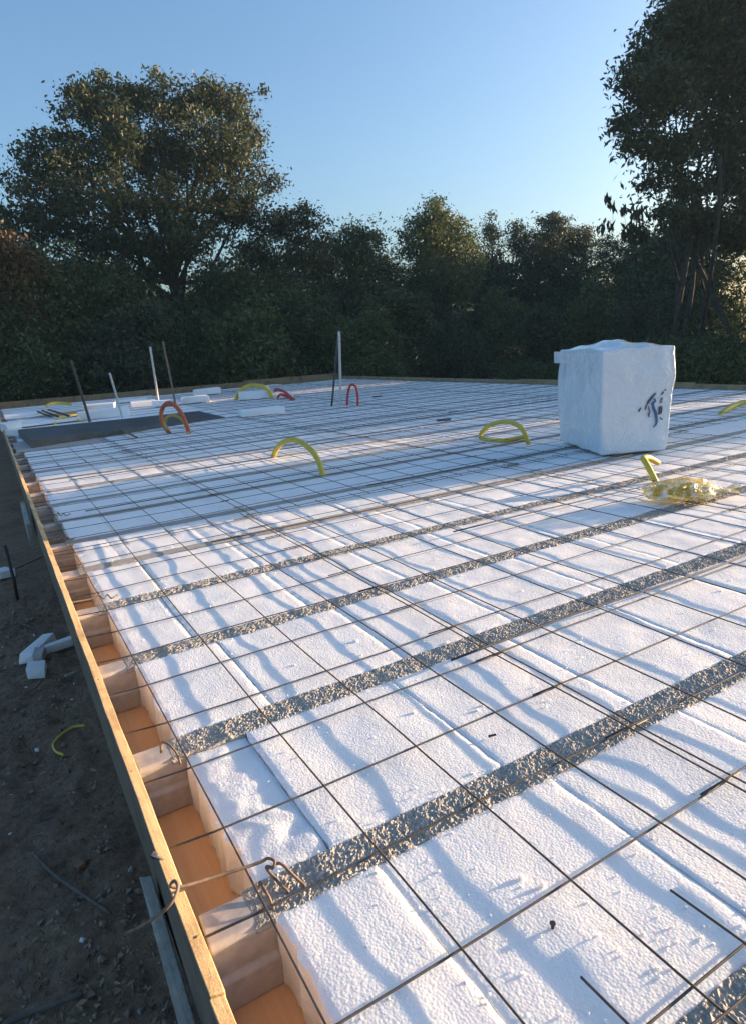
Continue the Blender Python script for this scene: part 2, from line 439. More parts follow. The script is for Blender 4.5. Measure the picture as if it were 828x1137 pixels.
# formwork along the left edge
def panel_label(i): return 'orange formwork ledge under the joist ends, %s length from the near end' % ORD[i+1]
ys = [-.7, 1.75, 4.2, 6.65, 9.1, 11.55, 14.0, 16.5, 19.3]
for i in range(len(ys)-1):
    b = MB(); ya, yb = ys[i]+.002, ys[i+1]-.002
    sx = .003*(ya+yb)/2
    b.box((.41+sx, (ya+yb)/2, -.1605), (.50, yb-ya, .018))
    tag(b.build('formwork_panel', M['ply']), panel_label(i), 'formwork panel', 'orange formwork ledge')
by = [-.7, .845, 4.75, 8.7, 12.6, 16.2, 19.42]
for i in range(len(by)-1):
    ya, yb = by[i]+.002, by[i+1]-.002
    n = 24; b = MB(); prof = [(0, -.19), (.025, -.19), (.025, -.0058), (0, 0)]
    n = max(8, int((yb-ya)/.09))
    for q in range(n+1):
        y = ya+(yb-ya)*q/n; x0 = .127+.0035*y+.0018*noise.noise((y*3, i, 2)); zt = .041+.0025*noise.noise((y*4, i, 6))
        for t, (px, pz) in enumerate(prof):
            jx = .0015*noise.noise((y*23, t*3.1, i)); jz = .0015*noise.noise((y*31, t*5.1, i))
            b.v.append((x0+px+jx, y, zt+pz+jz))
    for q in range(n):
        for t in range(4): b.f.append((q*4+t, q*4+(t+1) % 4, (q+1)*4+(t+1) % 4, (q+1)*4+t))
    b.f += [(3, 2, 1, 0), (n*4, n*4+1, n*4+2, n*4+3)]; b.m = [0]*len(b.f)
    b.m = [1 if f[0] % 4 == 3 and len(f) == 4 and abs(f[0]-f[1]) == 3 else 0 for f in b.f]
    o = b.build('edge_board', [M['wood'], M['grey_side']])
    bevel(o, .002)
    for q in range(max(2, int((yb-ya)/.55))):
        if ya > 9: break
        y = ya+.12+q*.55; nb = MB(); xx = .127+.0035*y+.013+random.uniform(-.004, .004)
        nb.tube([(xx, y, .026), (xx, y, .0392)], .0026, 8); nb.build('nail', M['rust'], o)
    tag(o, 'weathered yellow timber board along the left edge, %s from the near end' % ORD[i+1], 'board', 'timber edge boards')
# far boards
def board(name, p0, p1, t, h, ztop, mat, label, group, seg=8):
    p0, p1 = Vector(p0), Vector(p1); d = (p1-p0); L = d.length; d.normalize(); nrm = Vector((-d.y, d.x, 0))
    b = MB()
    for q in range(seg+1):
        c = p0+d*(L*q/seg); w_ = .006*noise.noise((c.x, c.y, 4))
        for (s_, z) in ((0, ztop-h), (1, ztop-h), (1, ztop), (0, ztop)):
            b.v.append((c.x+nrm.x*t*s_, c.y+nrm.y*t*s_, z+w_))
    for q in range(seg):
        for k in range(4): b.f.append((q*4+k, (q+1)*4+k, (q+1)*4+(k+1) % 4, q*4+(k+1) % 4))
    b.f += [(0, 1, 2, 3), (seg*4+3, seg*4+2, seg*4+1, seg*4)]; b.m = [0]*len(b.f)
    return tag(b.build(name, mat), label, 'board', group)
cx_l = [(.16, far_y(.15)), (3.5, far_y(3.5)), (6.4, far_y(6.4)), (9.16, far_y(9.16))]
for i in range(3):
    a_, b_ = Vector((*cx_l[i], 0)), Vector((*cx_l[i+1], 0)); e = (b_-a_).normalized()*.004
    board('edge_board', a_+e, b_-e, .04, .28, (.13, .13, .16)[i], M['wood_x'], 'brown timber board along the far edge, %s from the left corner' % ORD[i+1], 'timber edge boards')
cy_l = [17.74, 13.9, 10.0, 6.2, 2.4]
for i in range(4):
    board('edge_board', (9.17-.02*i, cy_l[i]-.004, 0), (9.15-.02*i, cy_l[i+1]+.004, 0), .04, .25, (.075, .07, .085, .07)[i], M['wood_x'], 'timber board along the right edge, %s from the far corner' % ORD[i+1], 'timber edge boards')
# foundation wall under the slab
b = MB()
for (c, d) in (((.58, 9.3, -.43), (.2, 19.6, .5)), ((9.0, 9, -.43), (.2, 17, .5)), ((4.8, 17.3, -.43), (8.2, .2, .5))): b.box(c, d)
tag(b.build('foundation_wall', M['smooth_conc']), 'grey foundation wall below the overhanging slab edge', 'wall')

# ------------------------------------------------------------------ welded mesh sheets
def mesh_sheet(x0, x1, y0, y1, label, xa0=None, off=0):
    sp = .2525; rr = .0023
    mid = ((x0+x1)/2)**2+((y0+y1)/2)**2 < 18
    st = .10 if mid else .45
    if y0 > 9: st = .8
    b = MB(); rs = random.Random(int(x0*100+y0*1000))
    nb = int((x1-x0-.06)/sp)+1
    lift = 0 if off == 0 else off
    ax0 = x0 if xa0 is None else xa0
    na = int((y1-y0-.06)/sp)+1
    for i in range(na):      # bars along the joists
        y = y0+.06+i*sp; ph = rs.uniform(0, 9); bow = rs.uniform(-.012, .012)
        e0, e1 = ax0+rs.uniform(-.006, .006), x1+rs.uniform(-.01, .01)
        n = max(2, int((e1-e0)/st))
        P = []
        for q in range(n+1):
            x = e0+(e1-e0)*q/n
            P.append((x, y+bow*math.sin(math.pi*q/n)+.003*noise.noise((x*2, y, ph)), 0.0108+lift+.0025*noise.noise((x*3, y*3, ph))+max(0, (.25-x))*.06))
        b.tube(P, rr, 6 if mid else 4)
    for i in range(nb):      # bars across, welded on top
        x = x0+.075+i*sp; ph = rs.uniform(0, 9); bow = rs.uniform(-.012, .012)
        e0, e1 = y0+rs.uniform(-.01, .01), y1+rs.uniform(-.02, .02)
        n = max(2, int((e1-e0)/st))
        P = []
        for q in range(n+1):
            y = e0+(e1-e0)*q/n
            P.append((x+bow*math.sin(math.pi*q/n)+.004*noise.noise((y*2, x, ph)), y, 0.0164+lift+.003*noise.noise((y*3, x*3, ph))))
        b.tube(P, rr, 6 if mid else 4)
    o = b.build('mesh_sheet', M['steel'], smooth=True)
    return tag(o, label, 'wire mesh', 'steel mesh sheets over the blocks')
XS = [(.19, 1.31, 0), (1.165, 3.42, .006), (3.27, 5.45, .0), (5.30, 7.5, .006), (7.35, 9.0, 0)]
YS = [(-.4, .585, .012), (.16, 3.85, 0), (3.70, 7.25, .012), (7.1, 10.0, 0), (10.0, 13.6, .012), (13.45, 17.2, 0)]
for jx, (x0, x1, ox) in enumerate(XS):
    for jy, (y0, y1, oy) in enumerate(YS):
        if jy == 0 and jx > 0: continue
        if jy == 1 and jx > 2: continue
        if jy >= 4 and jx == 0: continue
        if jy == 3 and jx == 0: y1 = 8.85
        if jy == 0: x0_, x1_ = .555, 1.7
        else: x0_, x1_ = x0, x1
        if jy >= 4 and jx == 1: x0_ = 3.45; 
        if jy >= 4 and jx == 1: continue
        mesh_sheet(x0_+(.0 if jy < 2 else .04*((jy*jx) % 3)), x1_, y0, y1,
                   'grey steel mesh sheet, %s from left in the %s row from the camera' % (ORD[jx+1], ORD[jy+1]),
                   .155+.004*y0 if jx == 0 and jy > 0 else None, ox+oy)

# loose straight bars along the joists
lb = [(1.1, 3.3, 1.52), (1.95, 5.8, 2.62), (.9, 4.2, 3.35), (2.2, 6.4, 3.95), (.45, 3.9, 4.72), (2.8, 7.2, 5.35), (.5, 4.4, 6.1), (3.5, 8.2, 6.9), (1.2, 5.2, 7.6)]
for i, (xa, xb, y) in enumerate(lb):
    b = MB(); P = [(xa+(xb-xa)*q/16, y+.012*math.sin(q*.5+i), .026+.003*noise.noise((q*.6, y, 3))) for q in range(17)]
    b.tube(P, .0040, 6)
    tag(b.build('reinforcing_bar', M['steel'], smooth=True), 'loose grey reinforcing bar lying along the joists, %s from the near end' % ORD[i+1], 'rebar', 'loose bars on the mesh')

# rebar hooks at the timber edge
b = MB()
b.tube(catmull([tuple(onz(*q)) for q in ((138, 1038, .0), (160, 1027, .03), (180, 1013, .055), (193, 999, .068), (198, 985, .072), (194, 978, .068), (190, 984, .058), (203, 984.5, .050), (235, 975, .038), (270, 964, .034), (290, 957, .034), (298, 953, .036), (305, 956, .034), (304, 963, .03), (296, 963, .026), (306, 976, .012), (321, 991, .0))], 7), .0032, 7)
tag(b.build('rebar_hook', M['rust'], smooth=True), 'rusty bar bent over the edge board with a free end outside it', 'rebar')
b = MB()
b.tube(catmull([tuple(onz(*q)) for q in ((302, 965, .02), (307, 959, .03), (314, 960, .03), (326, 972, .014), (339, 984, .0))], 7), .0032, 7)
tag(b.build('rebar_hook', M['rust'], smooth=True), 'small rusty wire hook standing on the second joist beside the long bent bar', 'rebar')
b = MB(); b.tube([(.285, 1.055, -.01), (.287, 1.045, .012), (.288, 1.0, .010), (.289, .985, -.006)], .003, 6)
tag(b.build('rebar_hook', M['rust'], smooth=True), 'thin rusty wire staple across the end of the second joist', 'rebar')
hooks = [((195, 835), 'short curled wire tie at the end of the third joist'), ((112, 665), 'bent rusty bar end with a zigzag tip at the fifth joist'),
         ((70, 600), 'bent rusty bar end with a zigzag tip at the seventh joist'), ((66, 573), 'bent rusty bar end with a zigzag tip at the eighth joist')]
for i, ((px, py), lab) in enumerate(hooks):
    p = onz(px, py, .012); b = MB()
    if i == 0: P = [(p.x-.03, p.y+.03, .005), (p.x-.025, p.y+.03, .032), (p.x-.012, p.y+.01, .034), (p.x, p.y-.02, .018), (p.x+.002, p.y-.035, -.004)]
    else: P = [(.15, p.y-.01, .03), (p.x-.04, p.y, .022), (p.x, p.y+.01, .030), (p.x-.005, p.y+.025, .035), (p.x+.01, p.y-.02, .016), (p.x+.03, p.y+.006, .022), (p.x+.04, p.y-.03, .014), (p.x+.07, p.y-.012, .018)]
    b.tube(catmull(P, 6), .0034, 6); tag(b.build('wire_hook', M['rust'], smooth=True), lab, 'rebar')

# brace plank outside the edge board
b = MB()
q = [onz(154.7, 973, -.06), onz(180, 967, -.06), onz(228, 1137, -.16), onz(198, 1137, -.16)]
n_ = (q[1]-q[0]).cross(q[3]-q[0]).normalized()
if n_.z < 0: n_ = -n_
ext = [q[0], q[1], q[1]+(q[2]-q[1])*2.2, q[0]+(q[3]-q[0])*2.2]
# keep it clear of the board's outer face
ext = [Vector((min(p.x, .122), p.y, p.z)) for p in ext]
b.add(ext+[p-n_*.09 for p in ext], [(0, 1, 2, 3), (7, 6, 5, 4), (0, 4, 5, 1), (1, 5, 6, 2), (2, 6, 7, 3), (3, 7, 4, 0)])
bevel(tag(b.build('brace_plank', M['grey_wood']), 'pale grey timber brace nailed outside the edge board near the camera', 'plank'), .003)
# further short brace
b = MB(); b.box((.105, 5.15, -.08), (.03, .55, .16), Matrix.Rotation(R(6), 3, 'X'))
bevel(tag(b.build('brace_plank', M['grey_wood']), 'short grey timber piece outside the edge board beside a black stake', 'plank'), .003)
b = MB(); p = onz(20, 668, GZ); b.tube([(p.x, p.y, GZ-.1), (p.x+.005, p.y+.02, GZ+.15), (p.x-.005, p.y+.03, GZ+.42)], .011, 8)
tag(b.build('stake', M['black'], smooth=True), 'thin black stake standing in the dark soil by the edge board', 'stake')
# bolt at the edge board
b = MB(); b.tube([(.140, 1.178, .035), (.124, 1.19, .050)], .0035, 8); b.tube([(.128, 1.187, .046), (.121, 1.192, .052)], .0065, 6)
tag(b.build('bolt', M['bolt']), 'shiny bolt at the bent bar on the edge board', 'bolt')

# screws and EPS crumbs on the near blocks
for (px, py, lab) in ((613, 1030, 'dark screw standing in the near block beside the cut bars'), (545, 818, 'small dark nail lying on the block behind the second joist')):
    p = onz(px, py, 0); b = MB()
    if py > 900: b.tube([(p.x, p.y, -.01), (p.x+.001, p.y+.001, .009)], .003, 7); b.tube([(p.x, p.y, .0082), (p.x, p.y, .0102)], .0055, 8)
    else: b.tube([(p.x-.008, p.y+.002, .003), (p.x+.012, p.y-.004, .004)], .003, 6)
    tag(b.build('screw', M['black']), lab, 'screw')
def bead_mesh():
    b = MB()
    for i in range(900):
        t = random.random()**1.6
        if i < 620: y = .5+t*3.2; x = .32+random.random()*min(1.5*y, 4)
        else: k = random.randrange(0, 6); y = J0+PITCH_Y*k-random.choice((0, JW))+random.gauss(0, .012); x = .3+random.random()*min(1.4*y+.3, 4)
        r = random.uniform(.0012, .0032)*(1 if random.random() < .95 else 2.2)
        z = surf(x, y)+r*.6-.001
        sx, sy = random.uniform(.7, 1.4), random.uniform(.7, 1.4)
        b.add([(x+r*sx, y, z), (x-r*sx, y, z), (x, y+r*sy, z), (x, y-r*sy, z), (x, y, z+r), (x, y, z-r)],
              [(0, 2, 4), (2, 1, 4), (1, 3, 4), (3, 0, 4), (2, 0, 5), (1, 2, 5), (3, 1, 5), (0, 3, 5)])
    return tag(b.build('polystyrene_crumbs', M['eps']), 'loose white polystyrene crumbs scattered over the blocks', 'crumbs', kind='stuff')
bead_mesh()

# ------------------------------------------------------------------ conduits
def conduit(pts, r, mat, label, group=None, n=20, name='conduit', parent=None):
    P = catmull(pts, n); Q = []; rs = []
    acc = 0; step = r*.42
    # resample evenly, rib the wall
    L = [0]
    for i in range(1, len(P)): L.append(L[-1]+(P[i]-P[i-1]).length)
    m = int(L[-1]/step)
    j = 0
    for q in range(m+1):
        s_ = L[-1]*q/m
        while j < len(L)-2 and L[j+1] < s_: j += 1
        t = (s_-L[j])/max(1e-9, L[j+1]-L[j]); Q.append(P[j].lerp(P[j+1], t)); rs.append(r*(1.0 if q % 2 else .84))
    b = MB(); b.tube(Q, rs, 12)
    o = b.build(name, mat, parent, smooth=True)
    if label: tag(o, label, 'conduit', group)
    return o
p0, p1 = onz(303, 508, 0), onz(360, 530, 0)
conduit([(p0.x, p0.y, -.05), at(304, 506, p0.y), at(312, 493, p0.y-.25), at(328, 488.5, p0.y-.55), at(345, 499, p0.y-.85), at(355, 515, p0.y-1.05), (p1.x, p1.y, -.05)], .024, M['yellow'], 'thick yellow conduit arch standing on the blocks between poles and wrapped pack', 'yellow conduit loops')
p0, p1 = onz(600, 487, 0), onz(588, 494, 0)
conduit([at(588, 494, 4.45)+Vector((0, 0, -.03)), at(580, 478, 4.5), at(570, 470, 4.65), at(556, 468.5, 4.85), at(542, 473, 5.0), at(533, 483, 5.1), at(538, 488, 4.95), at(556, 489.5, 4.75), at(574, 486.5, 4.7), at(584, 485, 4.65)], .022, M['yellow'], 'yellow conduit curled into a loop just left of the wrapped pack', 'yellow conduit loops')
conduit([at(730, 540, 2.68), at(727, 534, 2.70), at(722, 524, 2.74), at(716, 513, 2.80), at(714, 509, 2.84), at(720, 508.5, 2.86), at(730, 514, 2.88)], .021, M['yellow'], 'yellow conduit stub bent like a hook behind the clear bag', 'yellow conduit loops')
conduit([at(798, 462, 4.24), at(806, 455, 4.26), at(818, 449, 4.28), at(832, 446, 4.25), at(850, 449, 4.2), at(866, 462, 4.15)], .03, M['yellow'], 'yellow conduit arch right of the wrapped pack at the frame edge', 'yellow conduit loops')
conduit([at(262, 445, 13.6), at(266, 435, 13.5), at(275, 429, 13.4), at(284, 428, 13.3), at(294, 430, 13.1), at(300, 436, 12.95), at(303, 445, 12.85)], .045, M['yellow'], 'far yellow conduit arch over a white block near the far board', 'yellow conduit loops')
conduit([at(189, 480, 8.95)+Vector((0, 0, -.02)), at(181, 470, 9.05), at(179.5, 458, 9.1), at(184, 449, 9.05), at(191, 448, 8.95), at(199, 455, 8.85), at(206, 468, 8.7), at(211, 483, 8.62)], .03, M['orange'], 'tall orange conduit arch in front of the dark panel', 'orange and red conduits')
conduit([at(187, 478, 8.93), at(183, 470, 8.98), at(187, 463, 8.93), at(195, 461.5, 8.85), at(203, 466, 8.75), at(208, 475, 8.68), at(210, 483, 8.6)], .024, simple('tan_conduit', (.50, .30, .06), .4), 'low tan conduit arch nested under the tall orange arch', 'orange and red conduits')
conduit([at(385.5, 452, 9.78), at(386, 440, 9.76), at(388, 430, 9.74), at(391.5, 427, 9.7), at(395, 430, 9.66), at(397, 440, 9.62), at(397, 452, 9.58)], .022, M['red'], 'slim red conduit arch beside the two upright poles', 'orange and red conduits')
conduit([at(305, 434, 12.7), at(308, 432.5, 12.6), at(316, 435, 12.4), at(327, 444, 12.0)], .028, M['red'], 'red conduit lying by the far yellow arch, upper piece', 'orange and red conduits')
conduit([at(308, 442, 12.5), at(312, 438, 12.45), at(318, 440, 12.3), at(326, 444.5, 11.9), at(322, 445.5, 11.9)], .026, M['red'], 'red conduit bent on the blocks by the far yellow arch, lower piece', 'orange and red conduits')
conduit([at(52, 451, 15.6), at(58, 448, 15.8), at(68, 447.5, 15.9), at(80, 449, 15.8)], .032, M['yellow'], 'yellow conduit humped among loose blocks by the far left corner', 'yellow conduit loops')
conduit([at(60, 473, 12.3), at(64, 466, 12.5), at(72, 464, 12.6), at(82, 465, 12.6), at(95, 470, 12.2)], .026, M['yellow'], 'yellow conduit lying flat behind the dark panel', 'yellow conduit loops')

# upright poles
def pole(b0, t0, Y0, Y1, r, mat, label, name='pole'):
    a_, c_ = at(*b0, Y0), at(*t0, Y1); a_.z = -.08; b = MB()
    m_ = (a_+c_)/2+Vector((.006, .004, 0))
    b.tube(catmull([a_, m_, c_], 6), r, 8)
    tag(b.build(name, mat, smooth=True), label, 'pole', 'upright rods on the slab')
pole((101, 470), (79, 400), 12.12, 12.1, .022, M['steel'], 'dark leaning steel rod leftmost on the slab')
pole((137, 466), (122, 414), 12.12, 12.1, .018, M['pale_rod'], 'short pale leaning rod behind the dark panel')
pole((177, 452), (167, 385), 14.2, 14.2, .022, M['pale_rod'], 'tall pale rod left of the rusty leaning rod')
pole((196, 452), (181, 379), 13.7, 13.7, .020, M['rust'], 'tall rusty leaning rod behind the orange arch')
pole((378, 450), (376.5, 368), 9.9, 9.9, .022, M['pale_rod'], 'white upright pole beside the red arch')
pole((367.5, 452), (375, 374), 10.0, 10.05, .018, M['steel'], 'dark rod leaning against the white pole')

# dark panel and loose pieces beyond it
a_ = [onz(20, 477, .10), onz(34, 489, .10), onz(250, 463, .01), onz(222, 456.5, .03)]
b = MB(); b.add(a_+[p+Vector((0, 0, -.095 if i < 2 else -.02)) for i, p in enumerate(a_)], [(0, 1, 2, 3), (7, 6, 5, 4), (0, 4, 5, 1), (1, 5, 6, 2), (2, 6, 7, 3), (3, 7, 4, 0)])
tag(b.build('dark_panel', M['dark']), 'large dark grey panel lying flat on the far left of the slab', 'panel')

def offcut(px, py, Y, L, W, H, rz, label, mat='eps', z0=.012, name='polystyrene_offcut', cat='polystyrene piece', rx=0):
    p = at(px, py, Y); b = MB()
    b.box((0, 0, H/2), (L, W, H), None, min(L, W, H)*.12)
    o = b.build(name, M[mat]); o.location = (p.x, p.y, z0); o.rotation_euler = (R(rx), 0, R(rz)); bevel(o, .006)
    return tag(o, label, cat, 'loose polystyrene pieces' if mat == 'eps' else None)
offcut(230, 437, 16.1, .62, .4, .14, -8, 'loose white block beside the far board, right of the rods')
offcut(217, 446, 13.9, .52, .35, .13, -5, 'sunlit white block right of the rusty rod')
offcut(184, 450, 13.9, .42, .4, .10, 4, 'sunlit white block at the foot of the pale and rusty rods')
offcut(160, 450, 14.5, .5, .4, .10, -6, 'white block left of the tall pale rod foot')
offcut(283, 441, 13.2, .60, .3, .15, -14, 'white block under the far yellow arch')
offcut(318, 440, 12.6, .22, .3, .10, -14, 'small white block behind the red conduit pieces')
offcut(291, 459, 9.85, .68, .32, .09, -6, 'wide white block alone between the orange arch and the poles')
offcut(116, 462, 12.7, .85, .4, .13, -8, 'long white block behind the dark panel right of the leftmost rod')
offcut(112, 455, 14.4, .58, .5, .14, -12, 'white block with a bright top just right of the leftmost rod')
offcut(146, 447, 16.3, .7, .4, .06, -6, 'thin white sheet by the far board left of the pale rod')
offcut(48, 468, 12.8, 1.0, .9, .05, 10, 'broad flat white sheet behind the left of the dark panel')
offcut(30, 459, 14.8, .8, .6, .05, 0, 'flat white sheet close to the far left corner')
offcut(12, 473, 11.9, .22, .3, .12, 20, 'crumpled white piece on the far left corner edge')
offcut(18, 482, 11.0, .16, .2, .10, 50, 'small white piece by the left end of the dark panel')
offcut(80, 457, 14.0, .75, .8, .03, 20, 'ochre board lying among the loose white blocks', 'ochre', .02, 'ochre_board', 'board')
for i, (pa, pb, Y1, Y2) in enumerate((((42, 456), (58, 468), 14.6, 12.9), ((47, 455), (66, 469), 14.8, 12.7), ((54, 455), (78, 469), 14.9, 12.6))):
    A_, B_ = at(*pa, Y1), at(*pb, Y2); A_.z = B_.z = .10; b = MB(); b.tube([A_, (A_+B_)/2, B_], .02, 6)
    tag(b.build('reinforcing_bar', M['steel'], smooth=True), 'dark bar lying over the flat white sheets, %s from left of three' % ORD[i+1], 'rebar', 'dark bars by the far left corner')
A_, B_ = at(130, 483, 10.0), at(154, 493, 8.6); b = MB(); A_.z = .06; B_.z = .03; b.tube([A_, (A_+B_)/2, B_], .012, 6)
tag(b.build('reinforcing_bar', M['rust'], smooth=True), 'short dark bar sticking out in front of the dark panel', 'rebar')
for (px, py, Y, lab) in ((419, 440.5, 10.9, 'small dark timber offcut right of the red arch'), (492, 466.5, 6.9, 'flat dark offcut left of the yellow loop')):
    p = onz(px, py, .03); b = MB(); b.box((0, 0, .012), (.16, .07, .024), None, .004); o = b.build('timber_offcut', M['dark']); o.location = (p.x, p.y, .022); o.rotation_euler = (0, 0, R(-20)); tag(o, lab, 'offcut')

# ------------------------------------------------------------------ wrapped pack
def wrapped_pack():
    base = Vector((4.065, 3.52, .018))
    u = Vector((math.cos(R(-24)), math.sin(R(-24)), 0)); v = Vector((-u.y, u.x, 0))
    Lu, Lv, H = .56, .85, .79
    root = empty('wrapped_pack', base, math.atan2(u.y, u.x))
    tag(root, 'large white pack wrapped in clear film with a blue printed emblem', 'pack')
    b = MB(); n = 30
    def sup(x, y, z):      # rounded box, plastic bulges and folds
        px, py, pz = x*Lu, y*Lv, z*H
        k = .014*noise.noise((px*4.5, py*4.5, pz*4.5))+.004*noise.noise((px*14, py*14, pz*5+3))
        fold = .018*abs(noise.noise((px*9+pz*2, py*7, pz*3+9)))
        bul = .012*math.sin(math.pi*z)
        nx = (x-.5)*2; ny = (y-.5)*2
        px += nx*(k+bul); py += ny*(k+fold*.5+bul)
        px += .03*(z-.35)*max(0, nx)          # the pack leans open to the right at the top
        py += .02*z*max(0, ny)
        px -= .02*(1-z)*max(0, nx)
        if z > .985:
            c = math.sin(math.pi*x)*math.sin(math.pi*y)
            pz += .010+.02*noise.noise((px*6, py*6, 8))*min(1, 3*max(0, c))+.035*c*(1+noise.noise((px*5, py*5, 2)))+.022*noise.noise((px*8, py*6, 5))*math.sqrt(max(0, c))
            pz += .05*math.exp(-((x-.30)**2/.06+(y-.35)**2/.05))
        return (px, py, pz)
    idx = {}
    def vid(i, j, k):
        if (i, j, k) not in idx:
            x, y, z = i/n, j/n, k/n
            rr = .035
            def rnd(t, s): return t
            b.v.append(sup(x, y, z)); idx[i, j, k] = len(b.v)-1
        return idx[i, j, k]
    for p in range(n):
        for q in range(n):
            b.f.append((vid(p, 0, q), vid(p+1, 0, q), vid(p+1, 0, q+1), vid(p, 0, q+1)))
            b.f.append((vid(p+1, n, q), vid(p, n, q), vid(p, n, q+1), vid(p+1, n, q+1)))
            b.f.append((vid(0, p+1, q), vid(0, p, q), vid(0, p, q+1), vid(0, p+1, q+1)))
            b.f.append((vid(n, p, q), vid(n, p+1, q), vid(n, p+1, q+1), vid(n, p, q+1)))
            b.f.append((vid(p, q, n), vid(p+1, q, n), vid(p+1, q+1, n), vid(p, q+1, n)))
            b.f.append((vid(p, q+1, 0), vid(p+1, q+1, 0), vid(p+1, q, 0), vid(p, q, 0)))
    b.m = [0]*len(b.f)
    o = b.build('film_wrap', M['film'], root, smooth=True); bevel(o, .03, 3)
    # top slab of polystyrene jutting out past the rear corner
    t = grid_solid(-.006, Lu*.5, .02, Lv+.13, H-.005, H-.105, .04, (.004, .004, .004, .004), lambda x, y: .006*noise.noise((x*9, y*9, 2)))
    o2 = t.build('top_slab', M['film'], root, smooth=False); bevel(o2, .006)
    # emblem on the face towards the camera (y = 0)
    def stroke(mb, pts, wd, y=-.0045, th=.004):
        P = catmull([Vector((p[0], 0, p[1])) for p in pts], 8); vs_ = []; N = len(P)
        for i, p in enumerate(P):
            t_ = (P[min(i+1, N-1)]-P[max(i-1, 0)]).normalized(); nn = Vector((-t_.z, 0, t_.x))
            ww = wd*(math.sin(math.pi*min(1, (i+.6)/N))**.6)
            for s_, yy in ((1, y), (-1, y), (-1, y-th), (1, y-th)):
                x, z = p.x+nn.x*ww*s_, p.z+nn.z*ww*s_
                k = sup(min(1, max(0, x/Lu)), 0, z/H)
                vs_.append((k[0], k[1]+yy, z))
        fs = [(i*4+k, (i+1)*4+k, (i+1)*4+(k+1) % 4, i*4+(k+1) % 4) for i in range(N-1) for k in range(4)]+[(3, 2, 1, 0), tuple((N-1)*4+k for k in range(4))]
        mb.add(vs_, fs)
    e1 = MB(); e2 = MB(); e3 = MB()
    def pt(cx, cy):       # from the crop of the emblem to the face
        X = 695+cx/13.8; Y = 420+cy/13.8
        return ((X-668)/(744-668)*Lu, (503-Y)/(503-391)*H)
    S_ = lambda mb, w_, *pp: stroke(mb, [pt(*p) for p in pp], w_)
    S_(e1, .010, (270, 430), (300, 375), (345, 320), (400, 255))
    S_(e1, .006, (150, 520), (165, 490), (185, 455))
    S_(e1, .006, (330, 615), (318, 570), (335, 535))
    S_(e1, .006, (255, 500), (258, 460), (275, 425))
    S_(e2, .011, (375, 330), (400, 370), (375, 420), (395, 490), (425, 560), (440, 650), (435, 720), (395, 775))
    S_(e2, .007, (340, 420), (375, 395), (415, 385))
    S_(e2, .005, (300, 440), (330, 520), (340, 560))
    # the line of lettering beside it, written upwards
    S_(e3, .006, (475, 295), (495, 260), (510, 245)); S_(e3, .004, (515, 235), (535, 220), (545, 215))
    for (y0, y1) in ((340, 345), (362, 366), (384, 390), (405, 412)): S_(e3, .0035, (470, y1), (490, y0+2), (510, y0))
    for (y0, y1) in ((470, 478), (495, 503), (520, 526), (545, 552), (570, 580)): S_(e3, .0045, (462, y1), (490, y0+3), (525, y0-6))
    S_(e3, .0035, (470, 590), (480, 520), (470, 470)); S_(e3, .0035, (515, 470), (522, 520), (512, 575))
    S_(e3, .005, (490, 630), (515, 650), (535, 670))
    e2.build('emblem', M['logo'], root); e1.build('emblem', M['logo_dark'], root); e3.build('lettering', M['logo_dark'], root)
    return root
wrapped_pack()

# clear bag with yellow fittings
def clear_bag():
    c = onz(755, 552, .02)
    root = empty('clear_bag', (c.x, c.y, .02), R(-35)); tag(root, 'clear plastic bag of yellow conduit fittings lying on the mesh', 'bag')
    b = MB(); nu, nv = 40, 20
    for j in range(nv+1):
        for i in range(nu):
            th = math.pi*j/nv; ph = 2*math.pi*i/nu
            x, y, z = math.cos(th), math.sin(th)*math.cos(ph), math.sin(th)*math.sin(ph)
            k = 1+.16*noise.noise((x*3, y*3, z*3))+.10*noise.noise((x*8, y*8, z*8))
            X, Y, Z = x*.20*k, y*.135*k, max(-.03, z*.075*k)
            if x > .72: Y *= .55; Z *= .6; X += (x-.72)*.22
            b.v.append((X, Y, Z+.032))
    for j in range(nv):
        for i in range(nu): b.f.append((j*nu+i, j*nu+(i+1) % nu, (j+1)*nu+(i+1) % nu, (j+1)*nu+i))
    b.m = [0]*len(b.f); b.build('bag_film', M['bag'], root, smooth=True)
    # gathered neck
    b = MB(); nn = 14
    for q in range(6):
        t = q/5
        for k in range(nn):
            a_ = 2*math.pi*k/nn; rr = (.018+.028*t*t)*(1+.35*math.sin(a_*4+q)); b.v.append((.235+.075*t, rr*math.cos(a_), .03+.012*t+rr*.6*math.sin(a_)))
    for q in range(5):
        for k in range(nn): b.f.append((q*nn+k, q*nn+(k+1) % nn, (q+1)*nn+(k+1) % nn, (q+1)*nn+k))
    b.m = [0]*len(b.f); b.build('bag_neck', M['bag'], root, smooth=True)
    rs = random.Random(3)
    for i in range(26):
        x = rs.uniform(-.13, .14); y = rs.uniform(-.085, .085)*(1-abs(x)*2.6); z = .02+rs.random()*.05*(1-abs(x)*4)
        z = max(.018, z); a_ = rs.uniform(0, 3.14); d = Vector((math.cos(a_), math.sin(a_), rs.uniform(-.25, .25)))*.028
        p = Vector((x, y, z)); Q = [p+d*(q/7*2-1) for q in range(8)]
        b = MB(); b.tube(Q, [.016*(1 if q % 2 else .86) for q in range(8)], 9); b.build('fitting', M['yellow'], root, smooth=True)
clear_bag()

